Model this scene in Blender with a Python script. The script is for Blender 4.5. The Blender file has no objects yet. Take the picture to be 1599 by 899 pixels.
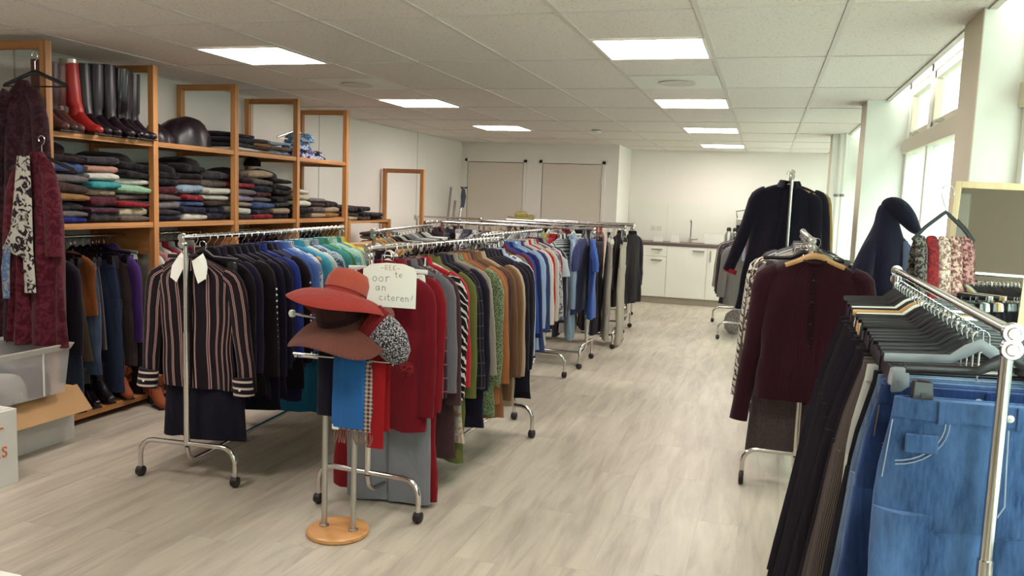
import bpy, math, random
from mathutils import Vector, Matrix
R_ = random.Random(7)
PI = math.pi
SC = bpy.context.scene
COL = SC.collection

# ------------------------------------------------------------------ camera
CAM_H = 1.47
yaw, pitch, roll, FPX = -0.2970, -0.1085, 0.0370, 1279.0
fw = Vector((math.sin(yaw)*math.cos(pitch), math.cos(yaw)*math.cos(pitch), math.sin(pitch)))
rt = Vector((math.cos(yaw), -math.sin(yaw), 0)); up = rt.cross(fw)
r2 = math.cos(roll)*rt + math.sin(roll)*up; u2 = -math.sin(roll)*rt + math.cos(roll)*up
cam_d = bpy.data.cameras.new('camera'); cam = bpy.data.objects.new('camera', cam_d); COL.objects.link(cam)
m = Matrix((r2, u2, -fw)).transposed().to_4x4(); m.translation = Vector((0, 0, CAM_H)); cam.matrix_world = m
cam_d.sensor_width = 36.0; cam_d.lens = FPX*36.0/1599.0; cam_d.clip_start = 0.05
SC.camera = cam
# ------------------------------------------------------------------ world / light / exposure
w = bpy.data.worlds.new('world'); SC.world = w; w.use_nodes = True
bg = w.node_tree.nodes['Background']; bg.inputs[0].default_value = (0.95, 1.0, 0.97, 1); bg.inputs[1].default_value = 5.0
PANEL_EMIT = 10.5
SC.view_settings.view_transform = 'Standard'; SC.view_settings.look = 'None'
SC.view_settings.exposure = 1.45; SC.view_settings.gamma = 1.0; SC.view_settings.use_curve_mapping = False

# ------------------------------------------------------------------ helpers
def lin(c):
    c = c.lstrip('#'); o = []
    for i in (0, 2, 4):
        s = int(c[i:i+2], 16)/255.0
        o.append(s/12.92 if s <= .04045 else ((s+.055)/1.055)**2.4)
    return (o[0], o[1], o[2], 1)
class MB:
    def __init__(s): s.v = []; s.f = []; s.uv = []
    def face(s, idx, uvs=None):
        s.f.append(idx); s.uv.append(uvs or [(s.v[i][0], s.v[i][2]) for i in idx])
    def loft(s, rings, cap0=True, cap1=True, closed=True, per=None):
        b = len(s.v); n = len(rings[0])
        for r in rings: s.v.extend([tuple(p) for p in r])
        if per is None:
            mid = rings[len(rings)//2]; per = sum((Vector(mid[i])-Vector(mid[(i+1) % n])).length for i in range(n))
        L = 0
        for k in range(len(rings)-1):
            d = (Vector(rings[k][0])-Vector(rings[k+1][0])).length
            for i in range(n if closed else n-1):
                j = (i+1) % n
                u0, u1 = per*i/n, per*(i+1)/n
                s.f.append((b+k*n+i, b+k*n+j, b+(k+1)*n+j, b+(k+1)*n+i))
                s.uv.append([(u0, L), (u1, L), (u1, L+d), (u0, L+d)])
            L += d
        if cap0: s.face(tuple(b+i for i in range(n))[::-1])
        if cap1: s.face(tuple(b+(len(rings)-1)*n+i for i in range(n)))
        return s
    def box(s, x0, x1, y0, y1, z0, z1):
        b = len(s.v)
        s.v += [(x0,y0,z0),(x1,y0,z0),(x1,y1,z0),(x0,y1,z0),(x0,y0,z1),(x1,y0,z1),(x1,y1,z1),(x0,y1,z1)]
        for q in ((0,3,2,1),(4,5,6,7),(0,1,5,4),(1,2,6,5),(2,3,7,6),(3,0,4,7)):
            s.face(tuple(b+i for i in q))
        return s
    def sweep(s, path, rad, n=10, ref=(0,1,0), cap=True):
        P = [Vector(p) for p in path]; rings = []
        for i, p in enumerate(P):
            t = (P[min(i+1, len(P)-1)]-P[max(i-1, 0)])
            if t.length < 1e-9: t = Vector((0,0,1))
            t.normalize(); rf = Vector(ref); a = rf - t*rf.dot(t)
            if a.length < 1e-4: rf = Vector((1,0,0.01)); a = rf - t*rf.dot(t)
            a.normalize(); b = t.cross(a)
            ra = rad[i] if isinstance(rad, list) else rad
            if not isinstance(ra, tuple): ra = (ra, ra)
            rings.append([p + a*ra[0]*math.cos(2*PI*k/n) + b*ra[1]*math.sin(2*PI*k/n) for k in range(n)])
        return s.loft(rings, cap, cap)
    def lathe(s, prof, n=24, c=(0,0,0), cap0=False, cap1=False, fz=None):
        rings = []
        for (r, z) in prof:
            ring = []
            for k in range(n):
                a = 2*PI*k/n; zz = z + (fz(r, a) if fz else 0)
                ring.append((c[0]+r*math.cos(a), c[1]+r*math.sin(a), c[2]+zz))
            rings.append(ring)
        return s.loft(rings, cap0, cap1)
    def cyl(s, p0, p1, r, n=12): return s.sweep([p0, p1], r, n, ref=(0.31, 0.77, 0.2))
    def build(s, name, mat, parent=None, smooth=True, angle=42, loc=None, bevel=0):
        me = bpy.data.meshes.new(name); me.from_pydata(s.v, [], s.f)
        ul = me.uv_layers.new(name='UVMap'); k = 0; flat = []
        for q in s.uv:
            for c in q: flat += [c[0], c[1]]
        ul.data.foreach_set('uv', flat)
        me.validate(); me.update()
        if smooth:
            me.polygons.foreach_set('use_smooth', [True]*len(me.polygons)); me.set_sharp_from_angle(angle=math.radians(angle))
        me.materials.append(mat)
        o = bpy.data.objects.new(name, me); COL.objects.link(o)
        if parent: o.parent = parent
        if loc: o.location = loc
        if bevel:
            bm = o.modifiers.new('bevel', 'BEVEL'); bm.width = bevel; bm.segments = 2; bm.limit_method = 'ANGLE'
        return o
def box(name, mat, d, parent=None, bevel=0): return MB().box(*d).build(name, mat, parent, smooth=False, bevel=bevel)
def tag(o, label=None, cat=None, group=None, kind=None):
    if label: o['label'] = label
    if cat: o['category'] = cat
    if group: o['group'] = group
    if kind: o['kind'] = kind
    return o
def thing(name, label, cat, loc=(0,0,0), rz=0, group=None):
    o = bpy.data.objects.new(name, None); COL.objects.link(o); o.location = loc; o.rotation_euler = (0,0,rz)
    o.empty_display_size = .05
    return tag(o, label, cat, group)
def shared(name, src, mat, parent=None, loc=None, rot=None):
    o = bpy.data.objects.new(name, src.data); COL.objects.link(o)
    if mat: o.material_slots[0].link = 'OBJECT'; o.material_slots[0].material = mat
    if parent: o.parent = parent
    if loc: o.location = loc
    if rot: o.rotation_euler = rot
    return o
ORD = ['first','second','third','fourth','fifth','sixth','seventh','eighth','ninth','tenth','eleventh','twelfth','thirteenth','fourteenth','fifteenth','sixteenth','seventeenth','eighteenth','nineteenth','twentieth','twenty-first','twenty-second','twenty-third','twenty-fourth','twenty-fifth','twenty-sixth','twenty-seventh','twenty-eighth','twenty-ninth','thirtieth','thirty-first','thirty-second','thirty-third','thirty-fourth','thirty-fifth','thirty-sixth','thirty-seventh','thirty-eighth','thirty-ninth','fortieth']

# ------------------------------------------------------------------ materials
MATS = {}
def newmat(name):
    mt = bpy.data.materials.new(name); mt.use_nodes = True
    nt = mt.node_tree; b = nt.nodes['Principled BSDF']
    return mt, nt, b
def node(nt, t, **kw):
    n = nt.nodes.new(t)
    for k, v in kw.items():
        if k in n.inputs: n.inputs[k].default_value = v
        else: setattr(n, k, v)
    return n
def plain(name, hexc, rough=.6, metal=0, spec=None, bump=0, bscale=200, var=0):
    if name in MATS: return MATS[name]
    mt, nt, b = newmat(name); c = lin(hexc)
    b.inputs['Base Color'].default_value = c; b.inputs['Roughness'].default_value = rough; b.inputs['Metallic'].default_value = metal
    if spec is not None: b.inputs['Specular IOR Level'].default_value = spec
    if bump or var:
        tc = node(nt, 'ShaderNodeTexCoord'); nz = node(nt, 'ShaderNodeTexNoise', Scale=bscale, Detail=3.0)
        nt.links.new(tc.outputs['Object'], nz.inputs['Vector'])
        if bump:
            bp = node(nt, 'ShaderNodeBump', Strength=bump, Distance=.002); nt.links.new(nz.outputs['Fac'], bp.inputs['Height']); nt.links.new(bp.outputs['Normal'], b.inputs['Normal'])
        if var:
            nz2 = node(nt, 'ShaderNodeTexNoise', Scale=3.0, Detail=4.0); nt.links.new(tc.outputs['Object'], nz2.inputs['Vector'])
            mx = node(nt, 'ShaderNodeMixRGB'); mx.inputs[1].default_value = c; mx.inputs[2].default_value = tuple(x*(1-var) for x in c[:3])+(1,)
            nt.links.new(nz2.outputs['Fac'], mx.inputs[0]); nt.links.new(mx.outputs[0], b.inputs['Base Color'])
    MATS[name] = mt; return mt
def fabric(c1, pat=None, c2='#ffffff', rough=.9):
    key = ('fab', c1, pat, c2, rough)
    if key in MATS: return MATS[key]
    mt, nt, b = newmat('fabric_%s_%s' % (pat or 'plain', c1.strip('#')))
    b.inputs['Roughness'].default_value = rough; b.inputs['Specular IOR Level'].default_value = .2
    if 'Sheen Weight' in b.inputs: b.inputs['Sheen Weight'].default_value = .08
    A, B = lin(c1), lin(c2 or '#ffffff'); L = nt.links
    A, B = tuple(x*.74 for x in A[:3])+(1,), tuple(x*.8 for x in B[:3])+(1,)
    tc = node(nt, 'ShaderNodeTexCoord'); uvs = tc.outputs['UV']; ob = tc.outputs['Object']
    def ramp(fac, e0, e1):
        r = node(nt, 'ShaderNodeMapRange'); r.inputs[1].default_value = e0; r.inputs[2].default_value = e1; L.new(fac, r.inputs[0]); return r.outputs[0]
    def mix(f, a, c):
        mx = node(nt, 'ShaderNodeMixRGB'); L.new(f, mx.inputs[0])
        for i, q in ((1, a), (2, c)):
            if isinstance(q, tuple): mx.inputs[i].default_value = q
            else: L.new(q, mx.inputs[i])
        return mx.outputs[0]
    def wave(vec, axis, sc, dist=0):
        wv = node(nt, 'ShaderNodeTexWave', Scale=sc, Distortion=dist); wv.bands_direction = axis; L.new(vec, wv.inputs['Vector']); return wv.outputs['Fac']
    nz = node(nt, 'ShaderNodeTexNoise', Scale=5.0, Detail=4.0); L.new(ob, nz.inputs['Vector'])
    col = mix(nz.outputs['Fac'], A, tuple(x*.78 for x in A[:3])+(1,))
    fine = node(nt, 'ShaderNodeTexNoise', Scale=260.0, Detail=2.0); L.new(ob, fine.inputs['Vector']); hsrc = fine.outputs['Fac']; hs = .25
    if pat == 'pin':      # double pale stripes
        f = ramp(wave(uvs, 'X', 8.2), .80, .86); f2 = ramp(wave(uvs, 'X', 8.2), .97, .985)
        sb = node(nt, 'ShaderNodeMath', operation='SUBTRACT'); L.new(f, sb.inputs[0]); L.new(f2, sb.inputs[1]); col = mix(sb.outputs[0], col, B)
    elif pat == 'stripe': col = mix(ramp(wave(uvs, 'X', 14), .55, .62), col, B)
    elif pat == 'hstripe': col = mix(ramp(wave(uvs, 'Y', 9), .6, .66), col, B)
    elif pat == 'cuff': col = mix(ramp(wave(ob, 'Z', 9.5), .72, .8), col, B)
    elif pat == 'check':
        f1 = ramp(wave(uvs, 'X', 18), .45, .55); f2 = ramp(wave(uvs, 'Y', 18), .45, .55)
        md = node(nt, 'ShaderNodeMath', operation='ADD'); L.new(f1, md.inputs[0]); L.new(f2, md.inputs[1])
        hv = node(nt, 'ShaderNodeMath', operation='MULTIPLY'); L.new(md.outputs[0], hv.inputs[0]); hv.inputs[1].default_value = .5; col = mix(hv.outputs[0], col, B)
    elif pat == 'windowpane':
        mx_ = node(nt, 'ShaderNodeMath', operation='MAXIMUM'); L.new(ramp(wave(uvs, 'X', 5), .965, .99), mx_.inputs[0]); L.new(ramp(wave(uvs, 'Y', 5), .965, .99), mx_.inputs[1]); col = mix(mx_.outputs[0], col, B)
    elif pat == 'zebra': col = mix(ramp(wave(uvs, 'DIAGONAL', 15, 7), .74, .82), col, B)
    elif pat == 'tweed':
        v1 = node(nt, 'ShaderNodeTexVoronoi', Scale=170.0); L.new(ob, v1.inputs['Vector']); col = mix(ramp(v1.outputs['Distance'], .35, .5), col, B); hsrc = v1.outputs['Distance']; hs = .5
    elif pat == 'marl':
        v1 = node(nt, 'ShaderNodeTexNoise', Scale=150.0, Detail=1.0); L.new(ob, v1.inputs['Vector']); col = mix(ramp(v1.outputs['Fac'], .5, .56), col, B); hsrc = v1.outputs['Fac']; hs = .8
    elif pat == 'floral':
        v1 = node(nt, 'ShaderNodeTexNoise', Scale=28.0, Detail=2.0, Distortion=1.2); L.new(ob, v1.inputs['Vector']); col = mix(ramp(v1.outputs['Fac'], .5, .55), col, B)
    elif pat == 'print':
        v1 = node(nt, 'ShaderNodeTexNoise', Scale=75.0, Detail=2.0, Distortion=.8); L.new(ob, v1.inputs['Vector']); col = mix(ramp(v1.outputs['Fac'], .42, .6), col, B)
    elif pat == 'brocade':
        v1 = node(nt, 'ShaderNodeTexNoise', Scale=16.0, Detail=3.0, Distortion=2.0); L.new(ob, v1.inputs['Vector']); col = mix(ramp(v1.outputs['Fac'], .42, .62), col, B)
    elif pat == 'dots':
        v1 = node(nt, 'ShaderNodeTexVoronoi', Scale=40.0); L.new(ob, v1.inputs['Vector']); col = mix(ramp(v1.outputs['Distance'], .32, .25), col, B)
    elif pat == 'knit':
        hsrc = wave(uvs, 'X', 40, 1); hs = .6
    elif pat == 'rib':
        f = wave(uvs, 'Y', 22, .4); col = mix(f, tuple(x*.55 for x in A[:3])+(1,), col); hsrc = f; hs = 1
    elif pat == 'denim':
        n2 = node(nt, 'ShaderNodeTexNoise', Scale=4.0, Detail=6.0, Roughness=.65); mp = node(nt, 'ShaderNodeMapping'); mp.inputs['Scale'].default_value = (2.2, 2.2, .8)
        L.new(ob, mp.inputs[0]); L.new(mp.outputs[0], n2.inputs['Vector']); col = mix(ramp(n2.outputs['Fac'], .36, .68), col, B)
        n4 = node(nt, 'ShaderNodeTexNoise', Scale=120.0, Detail=3.0); mp4 = node(nt, 'ShaderNodeMapping'); mp4.inputs['Scale'].default_value = (1, 1, .18); L.new(ob, mp4.inputs[0]); L.new(mp4.outputs[0], n4.inputs['Vector'])
        col = mix(ramp(n4.outputs['Fac'], .3, 1.15), col, B); hsrc = n4.outputs['Fac']; hs = .35
    L.new(col, b.inputs['Base Color'])
    bp = node(nt, 'ShaderNodeBump', Strength=hs, Distance=.002); L.new(hsrc, bp.inputs['Height'])
    n3 = node(nt, 'ShaderNodeTexNoise', Scale=11.0, Detail=3.0, Distortion=.6); mpw = node(nt, 'ShaderNodeMapping'); mpw.inputs['Scale'].default_value = (1, 1, .4); L.new(ob, mpw.inputs[0]); L.new(mpw.outputs[0], n3.inputs['Vector'])
    bp2 = node(nt, 'ShaderNodeBump', Strength=.6, Distance=.022); L.new(n3.outputs['Fac'], bp2.inputs['Height']); L.new(bp.outputs['Normal'], bp2.inputs['Normal'])
    L.new(bp2.outputs['Normal'], b.inputs['Normal'])
    MATS[key] = mt; return mt
def wood(name, hexa, hexb, axis='Z', sc=1.0, rough=.55):
    if name in MATS: return MATS[name]
    mt, nt, b = newmat(name); L = nt.links; b.inputs['Roughness'].default_value = rough
    tc = node(nt, 'ShaderNodeTexCoord'); mp = node(nt, 'ShaderNodeMapping')
    s = {'X': (1.2, 22, 22), 'Y': (22, 1.2, 22), 'Z': (22, 22, 1.2)}[axis]; mp.inputs['Scale'].default_value = tuple(q*sc for q in s)
    L.new(tc.outputs['Object'], mp.inputs[0]); nz = node(nt, 'ShaderNodeTexNoise', Scale=1.5, Detail=6.0, Distortion=.6); L.new(mp.outputs[0], nz.inputs['Vector'])
    oi = node(nt, 'ShaderNodeObjectInfo'); cr = node(nt, 'ShaderNodeValToRGB')
    cr.color_ramp.elements[0].position = .3; cr.color_ramp.elements[0].color = lin(hexa); cr.color_ramp.elements[1].position = .72; cr.color_ramp.elements[1].color = lin(hexb)
    L.new(nz.outputs['Fac'], cr.inputs[0]); hv = node(nt, 'ShaderNodeHueSaturation'); mr = node(nt, 'ShaderNodeMapRange'); mr.inputs[3].default_value = .9; mr.inputs[4].default_value = 1.08
    L.new(oi.outputs['Random'], mr.inputs[0]); L.new(mr.outputs[0], hv.inputs['Value']); L.new(cr.outputs[0], hv.inputs['Color']); L.new(hv.outputs[0], b.inputs['Base Color'])
    bp = node(nt, 'ShaderNodeBump', Strength=.12, Distance=.002); L.new(nz.outputs['Fac'], bp.inputs['Height']); L.new(bp.outputs['Normal'], b.inputs['Normal'])
    MATS[name] = mt; return mt
def floor_mat():
    mt, nt, b = newmat('floor_plank'); L = nt.links; b.inputs['Roughness'].default_value = .42
    tc = node(nt, 'ShaderNodeTexCoord'); oi = node(nt, 'ShaderNodeObjectInfo')
    ad = node(nt, 'ShaderNodeVectorMath', operation='ADD'); L.new(tc.outputs['Object'], ad.inputs[0])
    vm = node(nt, 'ShaderNodeVectorMath', operation='SCALE'); vm.inputs[3].default_value = 40.0; cx = node(nt, 'ShaderNodeCombineXYZ')
    for k in range(3): L.new(oi.outputs['Random'], cx.inputs[k])
    L.new(cx.outputs[0], vm.inputs[0]); L.new(vm.outputs[0], ad.inputs[1])
    mp = node(nt, 'ShaderNodeMapping'); mp.inputs['Scale'].default_value = (9, 1.1, 1); L.new(ad.outputs[0], mp.inputs[0])
    nz = node(nt, 'ShaderNodeTexNoise', Scale=1.6, Detail=7.0, Roughness=.6, Distortion=.5); L.new(mp.outputs[0], nz.inputs['Vector'])
    cr = node(nt, 'ShaderNodeValToRGB'); e = cr.color_ramp.elements
    e[0].position = .28; e[0].color = lin('#9d9286'); e[1].position = .75; e[1].color = lin('#c6bdac'); q = e.new(.5); q.color = lin('#b5ab9b')
    L.new(nz.outputs['Fac'], cr.inputs[0])
    hv = node(nt, 'ShaderNodeHueSaturation'); mr = node(nt, 'ShaderNodeMapRange'); mr.inputs[3].default_value = .95; mr.inputs[4].default_value = 1.04
    L.new(oi.outputs['Random'], mr.inputs[0]); L.new(mr.outputs[0], hv.inputs['Value']); L.new(cr.outputs[0], hv.inputs['Color']); L.new(hv.outputs[0], b.inputs['Base Color'])
    bp = node(nt, 'ShaderNodeBump', Strength=.08, Distance=.002); L.new(nz.outputs['Fac'], bp.inputs['Height']); L.new(bp.outputs['Normal'], b.inputs['Normal'])
    return mt
def tile_mat():
    mt, nt, b = newmat('ceiling_tile'); L = nt.links; b.inputs['Roughness'].default_value = .9
    tc = node(nt, 'ShaderNodeTexCoord'); v = node(nt, 'ShaderNodeTexNoise', Scale=70.0, Detail=4.0); L.new(tc.outputs['Object'], v.inputs['Vector'])
    cr = node(nt, 'ShaderNodeValToRGB'); e = cr.color_ramp.elements; e[0].position = .30; e[0].color = lin('#c4b9b2'); e[1].position = .42; e[1].color = lin('#e8dfd8'); L.new(v.outputs['Fac'], cr.inputs[0])
    oi = node(nt, 'ShaderNodeObjectInfo'); hv = node(nt, 'ShaderNodeHueSaturation'); mr = node(nt, 'ShaderNodeMapRange'); mr.inputs[3].default_value = .97; mr.inputs[4].default_value = 1.02
    L.new(oi.outputs['Random'], mr.inputs[0]); L.new(mr.outputs[0], hv.inputs['Value']); L.new(cr.outputs[0], hv.inputs['Color']); L.new(hv.outputs[0], b.inputs['Base Color'])
    return mt
def emit(name, hexc, s):
    mt, nt, b = newmat(name); b.inputs['Base Color'].default_value = lin(hexc); b.inputs['Emission Color'].default_value = lin(hexc); b.inputs['Emission Strength'].default_value = s; return mt
def glass(name, tint='#eaf4f0', op=.12, rough=.02):
    mt, nt, b = newmat(name); L = nt.links; out = nt.nodes['Material Output']
    tr = node(nt, 'ShaderNodeBsdfTransparent'); tr.inputs[0].default_value = lin(tint); mx = node(nt, 'ShaderNodeMixShader'); mx.inputs[0].default_value = op
    b.inputs['Roughness'].default_value = rough; b.inputs['Base Color'].default_value = lin(tint)
    L.new(tr.outputs[0], mx.inputs[1]); L.new(b.outputs[0], mx.inputs[2]); L.new(mx.outputs[0], out.inputs[0]); return mt
WALL = plain('wall_paint', '#e8e2db', .85, bump=.1, bscale=300); WHITE = plain('white_paint', '#e9e8df', .5); BEIGE = plain('beige_paint', '#cdc3ae', .6)
DOORM = plain('door_beige', '#d8cdc0', .6); GRID = plain('ceiling_grid', '#d8cfc8', .6); DARK = plain('dark_gap', '#241c22', .9)
CHROME = plain('chrome', '#d6d2d0', .16, 1.0); STEEL = plain('brushed_steel', '#b9b6b0', .35, 1.0); GREYTUBE = plain('grey_tube', '#8d8480', .4, .6)
RUBBER = plain('black_rubber', '#1d1519', .5); BLKPL = plain('black_plastic', '#1b141a', .32); WHTPL = plain('white_plastic', '#dedfd6', .4); GRYPL = plain('grey_plastic', '#8f9196', .4)
PINEZ = wood('pine_upright', '#a36a3a', '#c58e56', 'Z'); PINEY = wood('pine_board', '#a36a3a', '#c58e56', 'Y'); PINEX = wood('pine_rung', '#9c6236', '#bd8450', 'X')
BIRCH = wood('birch_frame', '#d3ba90', '#e0cba4', 'Z'); HWOOD = wood('hanger_wood', '#b98c56', '#d3aa72', 'X'); BWOOD = wood('stand_wood', '#b87f4a', '#d39c63', 'X', .6, .35)
FLOORM = floor_mat(); TILEM = tile_mat(); PANEL = emit('light_diffuser', '#fff5ee', PANEL_EMIT)
GLASS = glass('window_glass'); MIRROR = plain('mirror_glass', '#e8ebe8', .02, 1.0)

# ------------------------------------------------------------------ room shell
ZC = 2.29; XL = -4.47; XW = .97; YN = -2.0; YD = 11.76; YK = 12.85
def struct(o): o['kind'] = 'structure'; return o
floor = struct(box('floor', plain('subfloor', '#a89e90', .8), (XL-.1, 1.1, YN-.1, YK+.1, -.1, -.004)))
pw, pl = .185, 1.22
pm = None; npl = 0
for c in range(31):
    x0 = XL + c*pw
    off = (c*0.47) % 1.0*pl
    y = 1.15 - off
    while y < YK:
        if not (x0 < -2.3 and y > YD) and x0 < 1.0:
            if pm is None:
                pm = MB().box(.0003, pw-.0003, .0003, pl-.0003, -.004, 0).build('plank', FLOORM, floor, smooth=False); o = pm
            else: o = shared('plank', pm, None, floor)
            o.location = (x0, y, 0); npl += 1
        y += pl
nm = MB().box(XL, 1.0, YN, 1.2, -.004, -.0005); nm.build('plank_field', FLOORM, floor, smooth=False)['kind'] = 'stuff'
# ceiling: grid bars + separate tiles
cb = MB(); X0, Y0 = -.938, 4.202
xs = [X0+.6*i for i in range(-6, 3)]; XE = .815
for x in xs: cb.box(x-.012, x+.012, YN, YK, ZC-.002, ZC+.02)
ys = [Y0+.6*(2*k-1) for k in range(-5, 9)]
for y in ys: cb.box(XL, XE, y-.006, y+.006, ZC-.0015, ZC+.02)
cb.box(XL, XL+.022, YN, YK, ZC-.004, ZC+.02)
cb.box(XE-.03, XE, YN, YK, ZC-.006, ZC+.03)
cb.box(XL, XE, YN, YK, ZC+.03, ZC+.06)
ceil = struct(cb.build('ceiling', GRID, None, smooth=False))
LIGHTS = [(0,0),(0,4),(0,8),(0,12),(-4,0),(-4,4),(-4,8),(-4,-4),(0,-4)]
lset = {(i, j) for i, j in LIGHTS}
tmesh = {}
def ctile(x0, x1, y0, y1):
    k = (round(x1-x0, 3), round(y1-y0, 3))
    if k[0] < .05 or k[1] < .05: return
    if k not in tmesh: tmesh[k] = MB().box(.013, k[0]-.013, .006, k[1]-.006, .003, .018).build('ceiling_tile', TILEM, ceil, smooth=False); o = tmesh[k]
    else: o = shared('ceiling_tile', tmesh[k], None, ceil)
    o.location = (x0, y0, ZC)
cols = [XL+.01]+xs+[XE-.02]
rows = [YN]+[y for y in ys if YN < y < YK]+[YK]
for a, b_ in zip(cols[:-1], cols[1:]):
    i = round((a-X0)/.6)
    for y0, y1 in zip(rows[:-1], rows[1:]):
        j = round((y0-Y0)/.6)
        if abs(a-(X0+.6*i)) < .01 and abs(y0-(Y0+.6*j)) < .01:
            sub = [(i, j) in lset, (i, j+1) in lset]
            if any(sub) or (i == 0 and j == 1) or (i == -4 and j == 1):
                for k in (0, 1):
                    if not sub[k]: ctile(a, b_, y0+.6*k, min(y0+.6*(k+1), y1))
                continue
        ctile(a, b_, y0, y1)
for n_, (i, j) in enumerate(LIGHTS):
    x, y = X0+.6*i, Y0+.6*j
    side = 'right' if i == 0 else 'left'
    row = {0: 'nearest', 4: 'second', 8: 'third', 12: 'farthest', -4: 'hindmost'}[j]
    t = thing('ceiling_light', 'square white LED ceiling panel, %s of the %s row' % (row, side), 'ceiling light', (x+.3, y+.3, ZC), 0, 'ceiling light panels')
    f = MB()
    for (a, b2, c, d) in ((-.288,.288,-.294,-.272),(-.288,.288,.272,.294),(-.288,-.272,-.272,.272),(.272,.288,-.272,.272)): f.box(a, b2, c, d, -.004, .02)
    f.build('frame', WHITE, t, smooth=False)
    box('diffuser', PANEL, (-.272, .272, -.272, .272, -.001, .012), t)
for (i, j, lab) in ((0, 2, 'right'), (-4, 2, 'left')):
    t = thing('ceiling_vent', 'pale square ceiling air vent between the first two %s light panels' % lab, 'air vent', (X0+.6*i+.3, Y0+.6*j+.3, ZC))
    box('plate', WHITE, (-.285, .285, -.292, .292, -.004, .012), t)
    MB().lathe([(.12,-.004),(.13,-.012),(.1,-.016),(.07,-.010),(.04,-.018),(.001,-.018)], 24).build('diffuser_ring', GRID, t)
t = thing('smoke_detector', 'small round smoke detector on the ceiling before the door wall', 'smoke detector', (-1.92, 9.34, ZC))
MB().lathe([(.055,.003),(.055,-.02),(.042,-.038),(.001,-.04)], 20).build('body', WHITE, t); MB().lathe([(.057,-.008),(.058,-.014),(.054,-.016)], 20).build('vent_slot', DARK, t)

struct(box('wall_left', WALL, (XL-.1, XL, YN, YD+.1, 0, 2.5)))
struct(box('wall_near', plain('wall_near_paint', '#bfb2a2', .85), (XL-.1, 1.2, YN-.1, YN, 0, 2.5)))
nd = struct(box('door_3', WHITE, (-2.2, -1.3, YN, YN+.03, 0, 2.05)))
MB().cyl((-1.4, YN+.03, 1.02), (-1.4, YN+.08, 1.02), .01, 8).cyl((-1.4, YN+.08, 1.02), (-1.52, YN+.08, 1.02), .009, 8).build('door_handle', STEEL, nd)
wb = struct(box('wall_back', WALL, (XL, -2.07, YD, YK+.1, 0, 2.5)))
struct(box('wall_kitchen', WALL, (-2.07, 1.2, YK, YK+.1, 0, 2.5)))
for k, (x0, x1) in enumerate([(-4.36, -3.49), (-3.19, -2.31)]):
    d = struct(box('door_%d' % (k+1), DOORM, (x0, x1, YD-.012, YD+.0, .01, 2.0), None, .003))
    fr = MB()
    for q in ((x0-.05, x0-.008, 2.05), (x1+.008, x1+.05, 2.05)): fr.box(q[0], q[1], YD-.02, YD, 0, q[2])
    fr.box(x0-.05, x1+.05, YD-.02, YD, 2.008, 2.05); fr.build('door_frame', WALL, d, smooth=False)
    gp = MB(); gp.box(x0-.008, x0, YD-.003, YD, 0, 2.0); gp.box(x1, x1+.008, YD-.003, YD, 0, 2.0); gp.box(x0, x1, YD-.003, YD, 2.0, 2.008); gp.build('gap', DARK, d, smooth=False)
    xh = x0-.004 if k == 0 else x1+.004
    for zz in (.25, 1.0, 1.74): MB().cyl((xh, YD-.024, zz), (xh, YD-.024, zz+.09), .009, 8).build('hinge', STEEL, d)
for yy in (4.0, 6.45, 7.6, 10.1): struct(box('trim_%d' % int(yy*10), plain('panel_joint', '#bdb5a8', .8), (XL, XL+.003, yy-.006, yy+.006, 0, ZC)))
struct(box('baseboard_left', WHITE, (XL, XL+.012, YN, YD, 0, .07)))
# right window wall
PIL = [(3.75, 4.09, .775), (6.69, 7.05, .66), (9.62, 9.95, .63)]
pn = 0
for k, (a, b_, x) in enumerate(PIL):
    o = MB().box(x, 1.25, a, b_, 0, 2.5); o = struct(o.build('wall_pillar_%d' % (k+1), plain('reveal_white', '#e8eae2', .8), None, smooth=False))
    box('shaded_side', BEIGE, (x-.004, x, a+.001, b_-.001, 0, ZC+.005), o)  # room-facing side of the pillar, its shade put into the colour as beige
bays = [(YN, 3.75), (4.09, 6.69), (7.05, 9.62), (9.95, YK)]
for k, (a, b_) in enumerate(bays):
    s = struct(box('wall_sill_%d' % (k+1), WALL, (XW-.04, 1.25, a, b_, 0, .55)))
    struct(box('wall_head_%d' % (k+1), WALL, (XE, 1.25, a, b_, 2.42, 2.5)))
    wn = tag(struct(MB().box(XW-.12, XW+.02, a, b_, .55, .58).build('window_%d' % (k+1), WHITE, None, smooth=False)))
    def fr(name, y0, y1, z0, z1, x0=XW-.03, x1=XW+.04, mat=WHITE): return box(name, mat, (x0, x1, y0, y1, z0, z1), wn, .004)
    fr('frame', a, a+.07, .58, 2.42); fr('frame', b_-.07, b_, .58, 2.42); fr('transom', a, b_, 1.90, 2.0, XW-.05, XW+.05, BEIGE); fr('frame', a, b_, 2.36, 2.42); fr('frame', a, b_, .58, .65)
    nb = 3; wd = (b_-a)/nb
    for q in range(1, nb): fr('mullion', a+q*wd-.035, a+q*wd+.035, .58, 2.42)
    for q in range(nb):
        y0, y1 = a+q*wd+.035, a+(q+1)*wd-.035
        fr('casement', y0, y0+.05, 2.0, 2.36, XW-.02, XW+.03, BEIGE); fr('casement', y1-.05, y1, 2.0, 2.36, XW-.02, XW+.03, BEIGE)
        fr('casement', y0, y1, 2.0, 2.05, XW-.02, XW+.03, BEIGE); fr('casement', y0, y1, 2.31, 2.36, XW-.02, XW+.03, BEIGE)
        fr('pane', y0, y1, 2.02, 2.34, XW+.004, XW+.01, GLASS); fr('pane', y0, y1, .62, 1.92, XW+.004, XW+.01, GLASS)
        h = MB().box(XW-.05, XW-.02, (y0+y1)/2-.015, (y0+y1)/2+.015, 2.0, 2.03); h.box(XW-.06, XW-.045, (y0+y1)/2-.012, (y0+y1)/2+.07, 2.012, 2.026); h.build('window_handle', STEEL, wn, smooth=False)
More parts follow.
